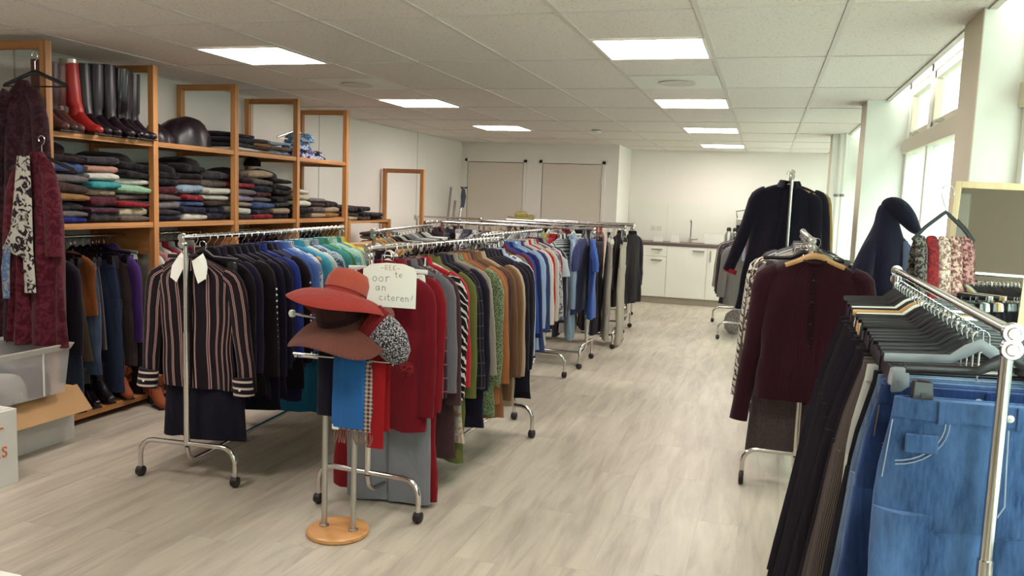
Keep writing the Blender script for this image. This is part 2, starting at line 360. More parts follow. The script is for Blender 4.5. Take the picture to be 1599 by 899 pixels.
for k, yy in enumerate((9.56, 9.46)):
    p = MB(); p.cyl((.70+.05*k, yy, 0), (.70+.05*k, yy, 2.3), .019, 12)
    o = p.build('heating_pipe', plain('pipe_paint', '#d8d6cd', .45), None); tag(o, 'thin white heating pipe by the far pillar, %s one' % ('inner' if k == 0 else 'window-side'), 'pipe')
    MB().lathe([(.021, 0), (.026, .005), (.026, .025), (.021, .03)], 12, (.70+.05*k, yy, 1.62)).build('pipe_clip', GREYTUBE, o)
# street outside
struct(box('ground_outside', plain('street', '#b5b3ac', .9), (1.25, 14, -12, 26, -.6, -.5)))
fac = thing('building', 'pale plastered house across the street seen through the windows', 'building', (7.5, 0, -.5))
box('wall', plain('facade', '#7f8886', .9), (0, .4, -10, 24, 0, 7.5), fac)
for k in range(11):
    y = -8+k*2.8
    for z in (1.0, 3.9):
        wf = box('window', WHITE, (-.06, .0, y, y+1.3, z, z+1.7), fac)
        box('pane', plain('far_pane', '#3f4c50', .2), (-.075, -.06, y+.1, y+.6, z+.1, z+1.6), wf); box('pane', plain('far_pane', '#3f4c50', .2), (-.075, -.06, y+.7, y+1.2, z+.1, z+1.6), wf)

# ------------------------------------------------------------------ garments
HMESH = {}; DR = .035
def hanger_meshes():
    hk = MB(); r = .0185; pts = [(-r*math.cos(a)*1.0, 0, r*math.sin(a)-.004) for a in [math.radians(q) for q in range(-35, 181, 24)]]
    pts += [(r, 0, -.014), (.012, 0, -.028), (0, 0, -.037), (0, 0, -.066-DR)]
    HMESH['hook'] = hk.sweep(pts, .0022, 6).build('hook', CHROME)
    HMESH['stem'] = MB().cyl((0,0,-.06), (0,0,-.115), .0022, 6).build('hook_stem', CHROME)
    a = MB(); a.sweep([(-.205,0,-.137), (-.19,0,-.127), (-.1,0,-.093), (-.03,0,-.066), (0,0,-.061), (.03,0,-.066), (.1,0,-.093), (.19,0,-.127), (.205,0,-.137)], [(.006,.006)]+[(.007,.011)]*3+[(.008,.015)]+[(.007,.011)]*3+[(.006,.006)], 8)
    a.cyl((-.19,0,-.137), (.19,0,-.137), .0045, 6); HMESH['arm'] = a.build('arm', BLKPL)
    c = MB(); c.sweep([(-.2,0,-.105), (-.06,0,-.1), (-.025,0,-.078), (0,0,-.064), (.025,0,-.078), (.06,0,-.1), (.2,0,-.105)], [(.004,.01)]*2+[(.005,.014)]*3+[(.004,.01)]*2, 8); HMESH['clipbar'] = c.build('clip_bar', BLKPL)
    k = MB()
    ring = lambda z, hw, y: [(-hw, -y, z), (hw, -y, z), (hw, y, z), (-hw, y, z)]
    k.loft([ring(-.082, .010, .006), ring(-.086, .017, .012), ring(-.11, .019, .017), ring(-.135, .019, .015), ring(-.142, .015, .010)])
    k.box(-.005, .005, -.0195, -.015, -.118, -.108); HMESH['clip'] = k.build('clip', BLKPL)
    for o in HMESH.values(): COL.objects.unlink(o)
hanger_meshes()
HN = [0]
def hanger(loc, rz, label, kind='plastic', mat=None, group='clothes hangers'):
    mt = mat or BLKPL
    t = thing('clip_hanger' if kind == 'clip' else 'clothes_hanger', label, 'hanger', loc, rz, group)
    shared('hook', HMESH['hook'], None, t)
    if kind == 'clip':
        shared('clip_bar', HMESH['clipbar'], mt, t)
        dz = -.045 if 'trouser rack' in label else -DR
        t.children[-1].location.z = dz
        if dz < -.04: shared('hook_stem', HMESH['stem'], None, t)
        for x in (-.165, .165): shared('clip', HMESH['clip'], mt, t, (x, 0, dz))
    else: shared('arm', HMESH['arm'], mt, t, (0, 0, -DR))
    return t
def ring(hw, t, cx, cy, z, n, fold=0, k=30, ph=0, e=.7):
    o = []
    for i in range(n):
        a = 2*PI*i/n; c, s = math.cos(a), math.sin(a)
        x = hw*math.copysign(abs(c)**e, c); y = t*math.copysign(abs(s)**.9, s) + fold*math.sin(k*x+ph)
        o.append((cx+x, cy+y, z + .25*fold*math.sin(k*1.3*x+ph*2)))
    return o
def crs(P, m=2):
    out = []; n = len(P)
    for i in range(n-1):
        a, b, c, d = P[max(i-1, 0)], P[i], P[i+1], P[min(i+2, n-1)]
        for k in range(m):
            t = k/m; out.append(tuple(.5*(2*q+(r-p)*t+(2*p-5*q+4*r-s_)*t*t+(-p+3*q-3*r+s_)*t**3) for p, q, r, s_ in zip(a, b, c, d)))
    out.append(tuple(P[-1])); return out
def g_top(L=.66, hw=.21, hem=.22, t=.026, sl=.56, fold=.016, rnd=None, n=24, flare=.03, sleeves=True, splay=.0, arm=0.0):
    r = rnd or R_; ph = r.uniform(0, 6); k = r.uniform(24, 40); b = MB()
    prof = [(-.052,.042,.022), (-.058,.07,.03), (-.078,.125,.027), (-.102,.172,.024), (-.13,hw-.01,.024), (-.17,hw,.028)]
    m_ = 7
    for q in range(1, m_+1):
        f = q/m_; prof.append((-.17-(L-.17)*f, hw+(hem-hw)*f - .012*math.sin(PI*f)*(1 if L < .8 else .3), .028+(t-.028)*f))
    rings = []; prof = crs(prof, 2); sw = r.uniform(-.03, .03); sx = r.uniform(-.015, .015)+splay; kk = r.uniform(5, 9)
    for z, h, tt in prof:
        s = max(0, (-z-.15)/(L-.15+1e-6)); rings.append(ring(h*(1+.02*math.sin(kk*z*3+ph)*min(1, s*3)), tt*(1+.25*s+.12*math.sin(kk*2*z+ph)), sx*s, sw*s, z, n, fold*s**.7, k, ph+.8*math.sin(kk*z)))
    b.loft(rings, True, True)
    if sleeves:
        for sg in (-1, 1):
            dy = r.uniform(-.02, .015); dx = r.uniform(0, .03)+arm
            x0 = hw-.03
            path = [(sg*(x0-.03), 0, -.125), (sg*(x0+.01), 0, -.15), (sg*(x0+.035), dy*.3, -.21), (sg*(x0+.045+dx*.3), dy*.6, -.12-sl*.5), (sg*(x0+.05+dx*.6), dy*.9, -.12-sl*.75), (sg*(x0+.045+dx), dy, -.12-sl)]
            rad = [(.02,.04), (.025,.05), (.027,.055), (.026,.05), (.025,.047), (.024,.046)]
            if sl < .3: rad = [(.02,.04), (.025,.055), (.028,.065), (.028,.07), (.028,.072), (.028,.074)]
            path = crs(path, 2); rad = crs(rad, 2); w0 = r.uniform(0, 6)
            rad = [(a_*(1+.10*math.sin(2.3*q+w0)), b_*(1+.05*math.sin(1.7*q+w0))) for q, (a_, b_) in enumerate(rad)]
            b.sweep(path, rad, 12)
    return b
def g_collar(kind='shirt'):
    b = MB(); rings = []
    for i in range(17):
        a = -PI/2+.35 + (2*PI-.7)*i/16
        x, y = .058*math.cos(a), .034*math.sin(a)
        d = 1.25 if kind == 'shirt' else 1.5
        drop = .03 if kind == 'shirt' else .05
        rings.append([(x, y, -.058), (x*.98, y*.98, -.026), (x*1.1, y*1.1, -.024), (x*d, y*d-.004, -.03-drop), (x*(d-.06), y*(d-.06), -.032-drop)])
    return b.loft(rings, True, True)
COLL = {k: g_collar(k).build('collar', WHITE) for k in ('shirt', 'jacket')}
for o in COLL.values(): COL.objects.unlink(o)
def g_trousers(L=1.0, hw=.19, hem=.12, t=.022, rnd=None, n=18, fold=.006, shift=0.0, top=-.125):
    r = rnd or R_; ph = r.uniform(0, 6); b = MB(); cz = -.27
    NL = 22 if n > 24 else 8; nl = 30 if n > 24 else 14; wr = .006 if n > 24 else .002
    b.loft([ring(hw+.028*min(1, f*1.5), t*(.6+.4*f)*(1 if f < .85 else (.9 if f < 1.05 else .5)), shift*f*.27, 0, top+cz*f, n, fold*f, 26, ph, .6) for f in (0, .12, .3, .55, .8, 1.0, 1.08)])
    for sg in (-1, 1):
        rings = []
        for q in range(NL):
            f = q/(NL-1); z = top+cz*.9+(-(L+cz*.9))*f; h = (hw+.028)/2*(1-f)+hem*f
            rings.append(ring(h, t*(1+.1*f), sg*(hw+.028)/2*(1-f)+sg*max(h*.8, (hw+.028)/2)*f + shift*(.27+.73*f), sg*.004+wr*math.sin(19*f+ph+sg), z, nl, fold*(.5+f)+wr*math.sin(31*f+ph), 30, ph+sg+1.5*math.sin(6*f), .7))
        b.loft(rings)
    return b
def waist_band(hw, t, top=-.125):
    out = [ring(hw-.006, t*.45, 0, 0, top-.012, 26, 0, e=.6), ring(hw-.003, t*.6+.001, 0, 0, top+.003, 26, 0, e=.6), ring(hw+.003, t*.6+.005, 0, 0, top+.003, 26, 0, e=.6), ring(hw+.007, t*.7+.005, 0, 0, top-.04, 26, 0, e=.6), ring(hw+.002, t*.6, 0, 0, top-.041, 26, 0, e=.6)]
    return MB().loft(out, True, False)
def place_garment(kind, col, loc, rz, label, rnd, group, cname='garment', **kw):
    mat = col if not isinstance(col, (str, tuple)) else (fabric(col) if isinstance(col, str) else fabric(*col))
    if kind in ('top', 'tee', 'jacket', 'coat', 'dress', 'vest'):
        d = dict(top=dict(L=.62, sl=.54), tee=dict(L=.6, sl=.2), jacket=dict(L=.70, sl=.58, t=.03, hw=.22, hem=.25, fold=.01), coat=dict(L=.98, sl=.6, t=.034, hw=.225, hem=.285, fold=.014), dress=dict(L=1.0, hw=.19, hem=.27, sleeves=False, fold=.02), vest=dict(L=.58, sleeves=False))[kind]
        studs = kw.pop('studs', 0); d.update(kw); b = g_top(rnd=rnd, **d)
        nm = dict(top='hanging_shirt', tee='hanging_t_shirt', jacket='hanging_jacket', coat='hanging_coat', dress='hanging_dress', vest='hanging_vest')[kind]
        o = b.build(nm, mat, None, angle=60)
        if kind in ('jacket', 'coat'): shared('collar', COLL['jacket'], mat, o)
        elif kind == 'top': shared('collar', COLL['shirt'], mat, o)
        for q in range(studs): MB().lathe([(.006, 0), (.005, .005), (.001, .006)], 8).build('stud', WHTPL, o).matrix_local = Matrix.Translation((d.get('hw', .21)+.062, -.012, -.24-.031*q)) @ Matrix.Rotation(PI/2, 4, 'Y')
        cat = dict(top='shirt', tee='t-shirt', jacket='jacket', coat='coat', dress='dress', vest='vest')[kind]
    elif kind == 'trousers':
        o = g_trousers(rnd=rnd, **kw).build('hanging_trousers', mat, None, angle=60); waist_band(kw.get('hw', .19), kw.get('t', .022)).build('waistband', mat, o); cat = 'trousers'
    elif kind == 'skirt':
        L = kw.get('L', .6); ph = rnd.uniform(0, 6)
        o = MB().loft([ring(.17+.07*f, .02+.012*f, 0, 0, -.125-L*f, 22, .014*f, 40, ph) for f in (0, .1, .3, .5, .75, 1)]).build('hanging_skirt', mat, None, angle=60); waist_band(.165, .022).build('waistband', mat, o); cat = 'skirt'
    o.location = Vector(loc)-Vector((0, 0, DR)); o.rotation_euler = (rnd.uniform(-.02, .02), rnd.uniform(-.03, .03), rz)
    return tag(o, label, cat, group)
CN = {}
def hang_row(p0, p1, items, rackname, seed, group, jit=.12, rz0=0.0, mirror=False, start=.04, end=.04):
    rnd = random.Random(seed); P0, P1 = Vector(p0), Vector(p1); n = len(items); d = (P1-P0)
    rz = math.atan2(d.y, d.x)-PI/2 + rz0
    for i, it in enumerate(items):
        kind, col, desc = it[:3]; kw = dict(it[3]) if len(it) > 3 else {}
        hmat = kw.pop('hm', None); f = kw.pop('f', None)
        if f is None: f = start+(1-start-end)*(i/max(1, n-1))
        loc = P0+d*f; a = rz+rnd.uniform(-jit, jit)
        if mirror: a += PI
        hk = 'clip' if kind in ('trousers', 'skirt') else 'plastic'
        word = dict(top='shirt', tee='T-shirt', jacket='jacket', coat='coat', dress='dress', vest='vest', trousers='trousers', skirt='skirt')[kind]
        if hmat is None: hmat = rnd.choice([BLKPL, BLKPL, BLKPL, WHTPL, GRYPL, HWOOD])
        nm = 'pair of ' if kind == 'trousers' else ''
        place_garment(kind, col, loc, a, '%s %s%s, %s garment of %s' % (desc, nm, word, ORD[i], rackname), rnd, group, **kw)
        hanger(loc, a, '%s carrying the %s garment on %s' % ({BLKPL: 'black hanger', WHTPL: 'white hanger', GRYPL: 'grey hanger', HWOOD: 'wooden hanger'}.get(hmat, 'coloured hanger'), ORD[i], rackname), hk, hmat)

# ------------------------------------------------------------------ racks
WH = {}
def rack(p0, p1, z, label, ext=.03, w=.53, group='chrome clothes racks', posts=(True, True), light_caster=False, inset=0.0):
    P0, P1 = Vector((p0[0], p0[1], 0)), Vector((p1[0], p1[1], 0)); d = P1-P0; L = d.length
    t = thing('clothes_rack', label, 'clothes rack', P0, math.atan2(d.y, d.x)-PI/2, group)
    MB().cyl((0, -ext, z), (0, L+ext, z), .0125, 12).build('top_bar', CHROME, t)
    for y, s in ((0, -1), (L, 1)):
        for zz in (z, z-.032):
            MB().lathe([(.001,-.006),(.010,-.006),(.013,-.003),(.019,-.003),(.021,.0),(.021,.012),(.001,.012)], 16).build('end_cap', CHROME, t).matrix_local = Matrix.Translation((0, y+s*(ext+.004), zz)) @ Matrix.Rotation(s*-PI/2, 4, 'X') @ Matrix.Rotation(PI, 4, 'X')
        p = MB(); p.cyl((0, y, .19), (0, y, z-.02), .0125, 14); p.cyl((0, y, .19), (0, y, z*.62), .0155, 14); p.build('post', CHROME, t)
        hw = w/2; u = [(-hw, y, .05), (-hw, y, .12)]+[(-hw+.075*(1-math.cos(a)), y, .12+.075*math.sin(a)) for a in (.4, .8, 1.2, PI/2)]
        u = u + [(-q[0], q[1], q[2]) for q in u[::-1]]
        MB().sweep(u, .0125, 10).build('base_leg', CHROME, t)
        for sx in (-1, 1):
            if light_caster:
                c = MB().lathe([(.001,-.014),(.020,-.014),(.02,.014),(.001,.014)], 18); o = c.build('caster', CHROME, t); ty = MB().lathe([(.02,-.012),(.033,-.012),(.037,-.006),(.037,.006),(.033,.012),(.02,.012)], 20).build('tyre', RUBBER, o)
                o.matrix_local = Matrix.Translation((sx*hw, y-.01, .037)) @ Matrix.Rotation(PI/2, 4, 'Y')
            else:
                c = MB().lathe([(.001,-.021),(.012,-.021),(.024,-.016),(.027,-.004),(.027,.004),(.024,.016),(.012,.021),(.001,.021)], 16); o = c.build('caster', RUBBER, t)
                o.matrix_local = Matrix.Translation((sx*hw, y, .028)) @ Matrix.Rotation(PI/2, 4, 'Y')
    MB().sweep([(0, 0, .18), (0, .012, .13), (0, .05, .10), (0, .12, .098), (0, L-.12, .098), (0, L-.05, .10), (0, L-.012, .13), (0, L, .18)], .0115, 10, ref=(1,0,0)).build('base_rail', CHROME, t)
    return t
BZ = 1.225
K = dict
BK, NV, NV2 = '#170c14', '#141024', '#1b1832'
# left front rack
RA0, RA1 = (-2.69, 3.34, BZ), (-2.84, 5.12, BZ)
rack(RA0, RA1, BZ, 'chrome clothes rack holding the striped blouse, front left')
itemsA = [('jacket', BK, 'black', K(L=.78)), ('top', '#1e1830', 'dark navy', K(L=.74)), ('jacket', BK, 'black white-studded', K(L=.8, studs=15, hw=.235)), ('jacket', NV, 'navy', K(L=.82)), ('coat', NV, 'long navy', K(L=.9)),
 ('jacket', '#17122a', 'midnight blue', K(L=.85)), ('top', NV2, 'dark blue', K(L=.78)), ('top', '#2a3a8c', 'royal blue', {}), ('jacket', BK, 'black pearl-buttoned', K(L=.85, studs=14, hw=.24)), ('coat', '#1d1b3e', 'deep blue', K(L=.92)), ('top', '#3f56a0', 'cobalt blue', {}),
 ('top', '#5b7fc4', 'sky blue', {}), ('top', ('#dcdfe6', 'floral', '#7f8fae'), 'white patterned', {}), ('dress', '#2a7fa8', 'turquoise', K(L=1.08)), ('top', '#4aa6c2', 'bright turquoise', {}), ('top', '#c8dbd2', 'pale mint', {}), ('top', ('#9fb3bb', 'floral', '#3d4c63'), 'blue-grey printed', {}),
 ('top', ('#aab6cc', 'stripe', '#93a3bf'), 'grey-blue', {}), ('top', '#3f8f86', 'teal green', {}), ('jacket', '#3a7a4c', 'grass green', {}), ('top', ('#9fd0c0', 'floral', '#4f9aa0'), 'aqua printed', {}), ('top', ('#c9d8c0', 'stripe', '#8fae9c'), 'pale green striped', {}), ('top', '#2d8f9c', 'petrol', {}), ('top', '#d9cf58', 'lemon yellow', {})]
hang_row((RA0[0], RA0[1]+.1, BZ), RA1, itemsA, 'the left front rack', 11, 'garments on the left front rack')
# striped blouse: hero garment
rb = random.Random(5)
bl = g_top(L=.70, hw=.225, hem=.20, t=.035, sl=.585, fold=.012, rnd=rb, n=36, arm=.03).build('striped_blouse', fabric('#1f1420', 'pin', '#c39a93'), None, angle=70)
tag(bl, 'black blouse with pink stripes and white collar on the left front rack', 'blouse'); bl.location = (RA0[0], 3.405, BZ-.055); bl.rotation_euler = (0, 0, .06)
for sg in (-1, 1):
    c = MB(); c.loft([[(sg*.012,-.042,-.062),(sg*.055,-.045,-.04),(sg*.075,-.03,-.045),(sg*.06,-.02,-.022)], [(sg*.035,-.055,-.115),(sg*.085,-.055,-.082),(sg*.10,-.042,-.09),(sg*.08,-.022,-.055)], [(sg*.06,-.062,-.168),(sg*.095,-.062,-.145),(sg*.10,-.055,-.145),(sg*.085,-.05,-.14)]])
    c.build('collar', plain('collar_white', '#efeee6', .7), bl)
    cu = MB().sweep([(sg*.266, -.004, -.63), (sg*.278, -.006, -.72)], [(.031,.054), (.032,.056)], 16); cuf = cu.build('cuff', fabric('#1f1420', 'cuff', '#d8c2bb'), bl)
    MB().lathe([(.006, 0), (.006, .004), (.001, .005)], 10).build('button', WHITE, cuf).matrix_local = Matrix.Translation((sg*.273, -.037, -.685)) @ Matrix.Rotation(PI/2, 4, 'X')
pk = MB().sweep([(0, -.037, -.11), (0, -.041, -.3), (0, -.042, -.5), (0, -.044, -.69)], [(.014,.002)]*4, 8, ref=(1,0,0)); pk.build('placket', fabric('#170e18'), bl)
hanger((RA0[0], 3.405, BZ), .06, 'black hanger carrying the striped blouse', 'plastic', BLKPL)
sk = place_garment('skirt', NV, (RA0[0]+.02, 3.44, BZ), .05, 'dark navy skirt hanging behind the striped blouse', rb, 'garments on the left front rack', L=.86)
hanger((RA0[0]+.02, 3.44, BZ), .05, 'black clip hanger carrying the navy skirt behind the striped blouse', 'clip', BLKPL)
# rack behind it
RA2a, RA2b = (-2.69, 5.35, 1.20), (-2.93, 6.95, 1.20)
rack(RA2a, RA2b, 1.20, 'chrome clothes rack standing behind the left front rack')
hang_row(RA2a, RA2b, [('trousers', BK, 'black', K(L=.9)) if i % 3 else ('skirt', ['#2b2430', '#4a4048', '#37303a'][i % 3], 'dark', K(L=.7)) for i in range(16)], 'the rack behind the left one', 13, 'garments on the rack behind the left front rack')
GREENPL = plain('green_plastic', '#4fae74', .35)
hanger((-2.73, 5.62, 1.20), .5, 'bright green plastic hanger on the rack behind the left front rack', 'plastic', GREENPL)
hanger((-2.70, 5.42, 1.20), -.3, 'empty white hanger at the near end of the rack behind the left front rack', 'plastic', WHTPL)
# rack behind the hat stand
RB0, RB1 = (-1.675, 3.31, BZ), (-1.565, 4.80, BZ)
rack(RB0, RB1, BZ, 'chrome clothes rack full of coats behind the hat stand')
RED, DRED = '#a81c28', '#7c1020'
itemsB = [('coat', DRED, 'dark red wool', K(L=.80, hw=.23, hem=.25)), ('trousers', '#8f9097', 'grey', K(L=1.05, hem=.11)), ('coat', '#8d1521', 'long crimson', K(L=1.16)), ('top', ('#3a1c24', 'windowpane', '#a05050'), 'dark plaid', {}), ('top', '#77727a', 'light grey', {}), ('coat', '#4b3034', 'dark brown wool', K(L=1.0)),
 ('jacket', ('#1b1018', 'zebra', '#d8cec6'), 'black and white zebra', K(L=.68, hw=.245)), ('top', '#c02030', 'bright red', K(L=.72)), ('dress', ('#d8cfc4', 'floral', '#b98a70'), 'cream flowered', K(L=.95)), ('coat', '#6d7038', 'olive green', K(L=1.06, hw=.235)), ('jacket', ('#1d1822', 'windowpane', '#453e46'), 'black checked', K(L=.75)),
 ('coat', '#1b172a', 'navy', K(L=.92, hw=.235)), ('jacket', '#201a24', 'charcoal', K(L=.78)), ('top', '#9c9084', 'ecru', K(L=.85)), ('coat', ('#1f2c1c', 'tweed', '#7f8c68'), 'green tweed', K(L=.88, t=.05, hw=.255, hem=.31, fold=.02)), ('coat', '#a8683c', 'camel', K(L=.84, hw=.25, t=.045)), ('coat', '#8f5a38', 'tan brown', K(L=.92, hw=.245)), ('coat', '#4a322c', 'chocolate brown', K(L=.88, hw=.265)),
 ('jacket', '#6e4c36', 'mid brown', K(L=.8, hw=.255)), ('coat', '#7a583c', 'brown corduroy', K(L=.86, hw=.27)), ('coat', '#b39c80', 'beige', K(L=.9, hw=.26)), ('jacket', NV, 'navy', K(L=.8, hw=.27)), ('jacket', BK, 'black', K(L=.8, hw=.275)), ('coat', '#1a1728', 'dark navy', K(L=.86, hm=plain('red_plastic', '#b32030', .35))), ('jacket', '#1c1826', 'ink blue', K(L=.8)), ('coat', BK, 'long black', K(L=.92)), ('top', ('#b8c4de', 'stripe', '#8ea2cc'), 'pale blue striped', {})]
hang_row((RB0[0], RB0[1]+.075, BZ), RB1, itemsB, 'the rack behind the hat stand', 17, 'garments on the rack behind the hat stand', jit=.1, start=.02)
# middle aisle rack
RC0, RC1 = (-1.79, 5.14, 1.22), (-1.79, 6.56, 1.22)
rack(RC0, RC1, 1.22, 'chrome clothes rack in the middle of the aisle, blue shirts')
itemsC = [('top', ('#1d1a2c', 'hstripe', '#dcdcd8'), 'navy and white banded', K(L=.8)), ('jacket', '#e0ded6', 'white', K(L=.86)), ('coat', '#85796e', 'grey-brown fleece', K(L=.82)), ('jacket', '#1f1b26', 'black', {}), ('jacket', '#7c1f2c', 'wine red', {}), ('top', '#2f4fa6', 'royal blue', K(L=.75)), ('jacket', '#222c5c', 'dark blue', K(L=.86)), ('top', '#4d7fd0', 'bright blue', K(L=.8)),
 ('top', ('#8aa6d6', 'stripe', '#dce4ee'), 'blue striped', {}), ('top', '#a9bfdc', 'light blue', K(L=.82)), ('jacket', '#3b4a78', 'denim blue', K(L=.85)), ('top', ('#e2dedc', 'stripe', '#a02c3c'), 'white and red striped', K(L=.8)), ('top', '#e6e4de', 'white', K(L=.82)), ('top', '#c0202e', 'red', {}), ('top', '#ddd6cc', 'ivory', {}), ('top', ('#c8c6c4', 'floral', '#55606a'), 'grey printed', {}), ('top', '#a31f2c', 'scarlet', {}), ('tee', '#cfdbe2', 'pale blue', {}), ('jacket', '#343040', 'slate', {}), ('top', '#9a9aa4', 'grey', {})]
hang_row(RC0, RC1, itemsC, 'the middle aisle rack', 19, 'garments on the middle aisle rack', jit=.1, start=.03)
# crosswise racks
def cross(y, xa, xb, z, items, nm, seed):
    rack((xb, y), (xa, y), z, 'chrome clothes rack standing crosswise, %s from the camera' % nm)
    hang_row((xb, y, z), (xa, y, z), items, 'the %s crosswise rack' % nm, seed, 'garments on the %s crosswise rack' % nm, jit=.32, start=-.012)
cross(7.23, -2.9, -1.49, 1.225, [('tee', '#3f63b8', 'royal blue', K(L=.75)), ('tee', '#3c4472', 'slate blue', K(L=.72)), ('top', '#a8c4de', 'pale blue', K(L=.95)), ('top', ('#dfe0dc', 'hstripe', '#2a2430'), 'white and black banded', {}), ('top', '#a8222c', 'red', K(L=.8)), ('top', '#cdbf62', 'mustard', {}), ('top', '#e4e2da', 'white', {}), ('top', ('#b4cfd6', 'floral', '#8aa'+'0aa'), 'aqua flowered', {}), ('top', '#cfcac4', 'pale grey', {}), ('top', ('#77727c', 'check', '#c8c4c6'), 'grey checked', {}), ('top', '#e8e5dc', 'off-white', {}), ('top', '#6d6a78', 'dark grey', {}), ('top', ('#d8d6d2', 'floral', '#404454'), 'white printed', {}), ('top', '#4a4656', 'charcoal', {}), ('top', '#b8b4b8', 'silver grey', {}), ('top', '#2c2834', 'black', {})], 'first', 23)
cross(8.36, -2.9, -1.40, 1.22, [('trousers', '#c9c0ae', 'cream', K(L=1.03, hem=.11)), ('trousers', '#d6d0c2', 'ivory', K(L=1.0)), ('trousers', '#2a2430', 'black', K(L=.95)), ('trousers', BK, 'jet black', K(L=.9)), ('trousers', '#b9b7b4', 'light grey', K(L=.95)), ('trousers', '#38323c', 'charcoal', {}), ('trousers', '#c2b8a6', 'sand', {}), ('trousers', BK, 'black', {}), ('trousers', '#54505c', 'grey', {}), ('trousers', BK, 'dark', {}), ('trousers', '#8c8478', 'taupe', {}), ('trousers', '#262030', 'navy', {})], 'second', 29)
cross(9.37, -2.95, -1.47, 1.215, [('top', BK, 'black', K(L=.85)), ('jacket', BK, 'black', K(L=.9)), ('dress', BK, 'black flared', K(L=.95)), ('dress', '#1f1420', 'soft black', K(L=.9)), ('top', '#2e2830', 'charcoal', K(L=.8)), ('jacket', BK, 'dark', K(L=.85)), ('top', '#8e1a26', 'dark red', {}), ('top', '#c9c5c2', 'silver grey', K(L=.9)), ('top', BK, 'black', {}), ('top', '#8f2430', 'wine', {}), ('top', BK, 'black', {}), ('top', '#3a343e', 'charcoal', {})], 'third', 31)
cross(10.42, -3.0, -1.62, 1.205, [('dress', '#a01826', 'red', K(L=.9)), ('top', '#dcd6c6', 'cream', {}), ('top', '#c05848', 'coral', {}), ('top', BK, 'black', {}), ('top', '#5a5460', 'grey', {}), ('top', '#2c2634', 'dark', {}), ('top', '#857d78', 'taupe', {})], 'fourth', 37)
rack((-3.45, 9.75), (-4.3, 9.75), 1.2, 'bare grey-brown rack by the left wall beyond the shelves')
rk = rack((-3.25, 7.6), (-3.4, 8.9), 1.2, 'dark-laden chrome rack beside the end of the low shelves')
hang_row((-3.25, 7.6, 1.2), (-3.4, 8.9, 1.2), [('top', c, n_) for c, n_ in ((BK, 'black'), ('#3a2a30', 'dark brown'), (BK, 'black'), ('#b04030', 'red'), ('#2c2634', 'dark'), ('#c9c2b4', 'cream'), (BK, 'black'), ('#7a4a34', 'brown'), ('#37303a', 'charcoal'))], 'the rack by the low shelves', 41, 'garments on the rack by the low shelves')
# ------- right racks
R10, R11 = (.475, 1.83), (.50, 3.48); R1Z = 1.245
rack(R10, R11, R1Z, 'large chrome trouser rack at the near right', w=.56)
itemsR1 = [('#24406e', 'denim', '#5c7cae', 'faded blue jeans'), ('#1c2c58', 'denim', '#35508a', 'dark blue jeans'), ('#34507f', 'denim', '#5f7ea8', 'mid blue jeans'), ('#4d6488', 'denim', '#8398b4', 'grey-blue jeans'), ('#1d1a22', None, '', 'black'), ('#d6d9d2', None, '', 'white'), ('#6d625e', 'knit', '', 'taupe corduroy'), ('#5d5250', None, '', 'grey-brown'), ('#211822', None, '', 'black velvet'), ('#1b1420', None, '', 'deep black'), ('#1b1420', None, '', 'soft black'), ('#1d161f', None, '', 'dark')] + [(['#1d1822', '#241c26', '#2e262c', '#1c1a28'][k % 4], None, '', ['black', 'charcoal', 'dark grey', 'navy'][k % 4]) for k in range(12)]
rn = random.Random(3)
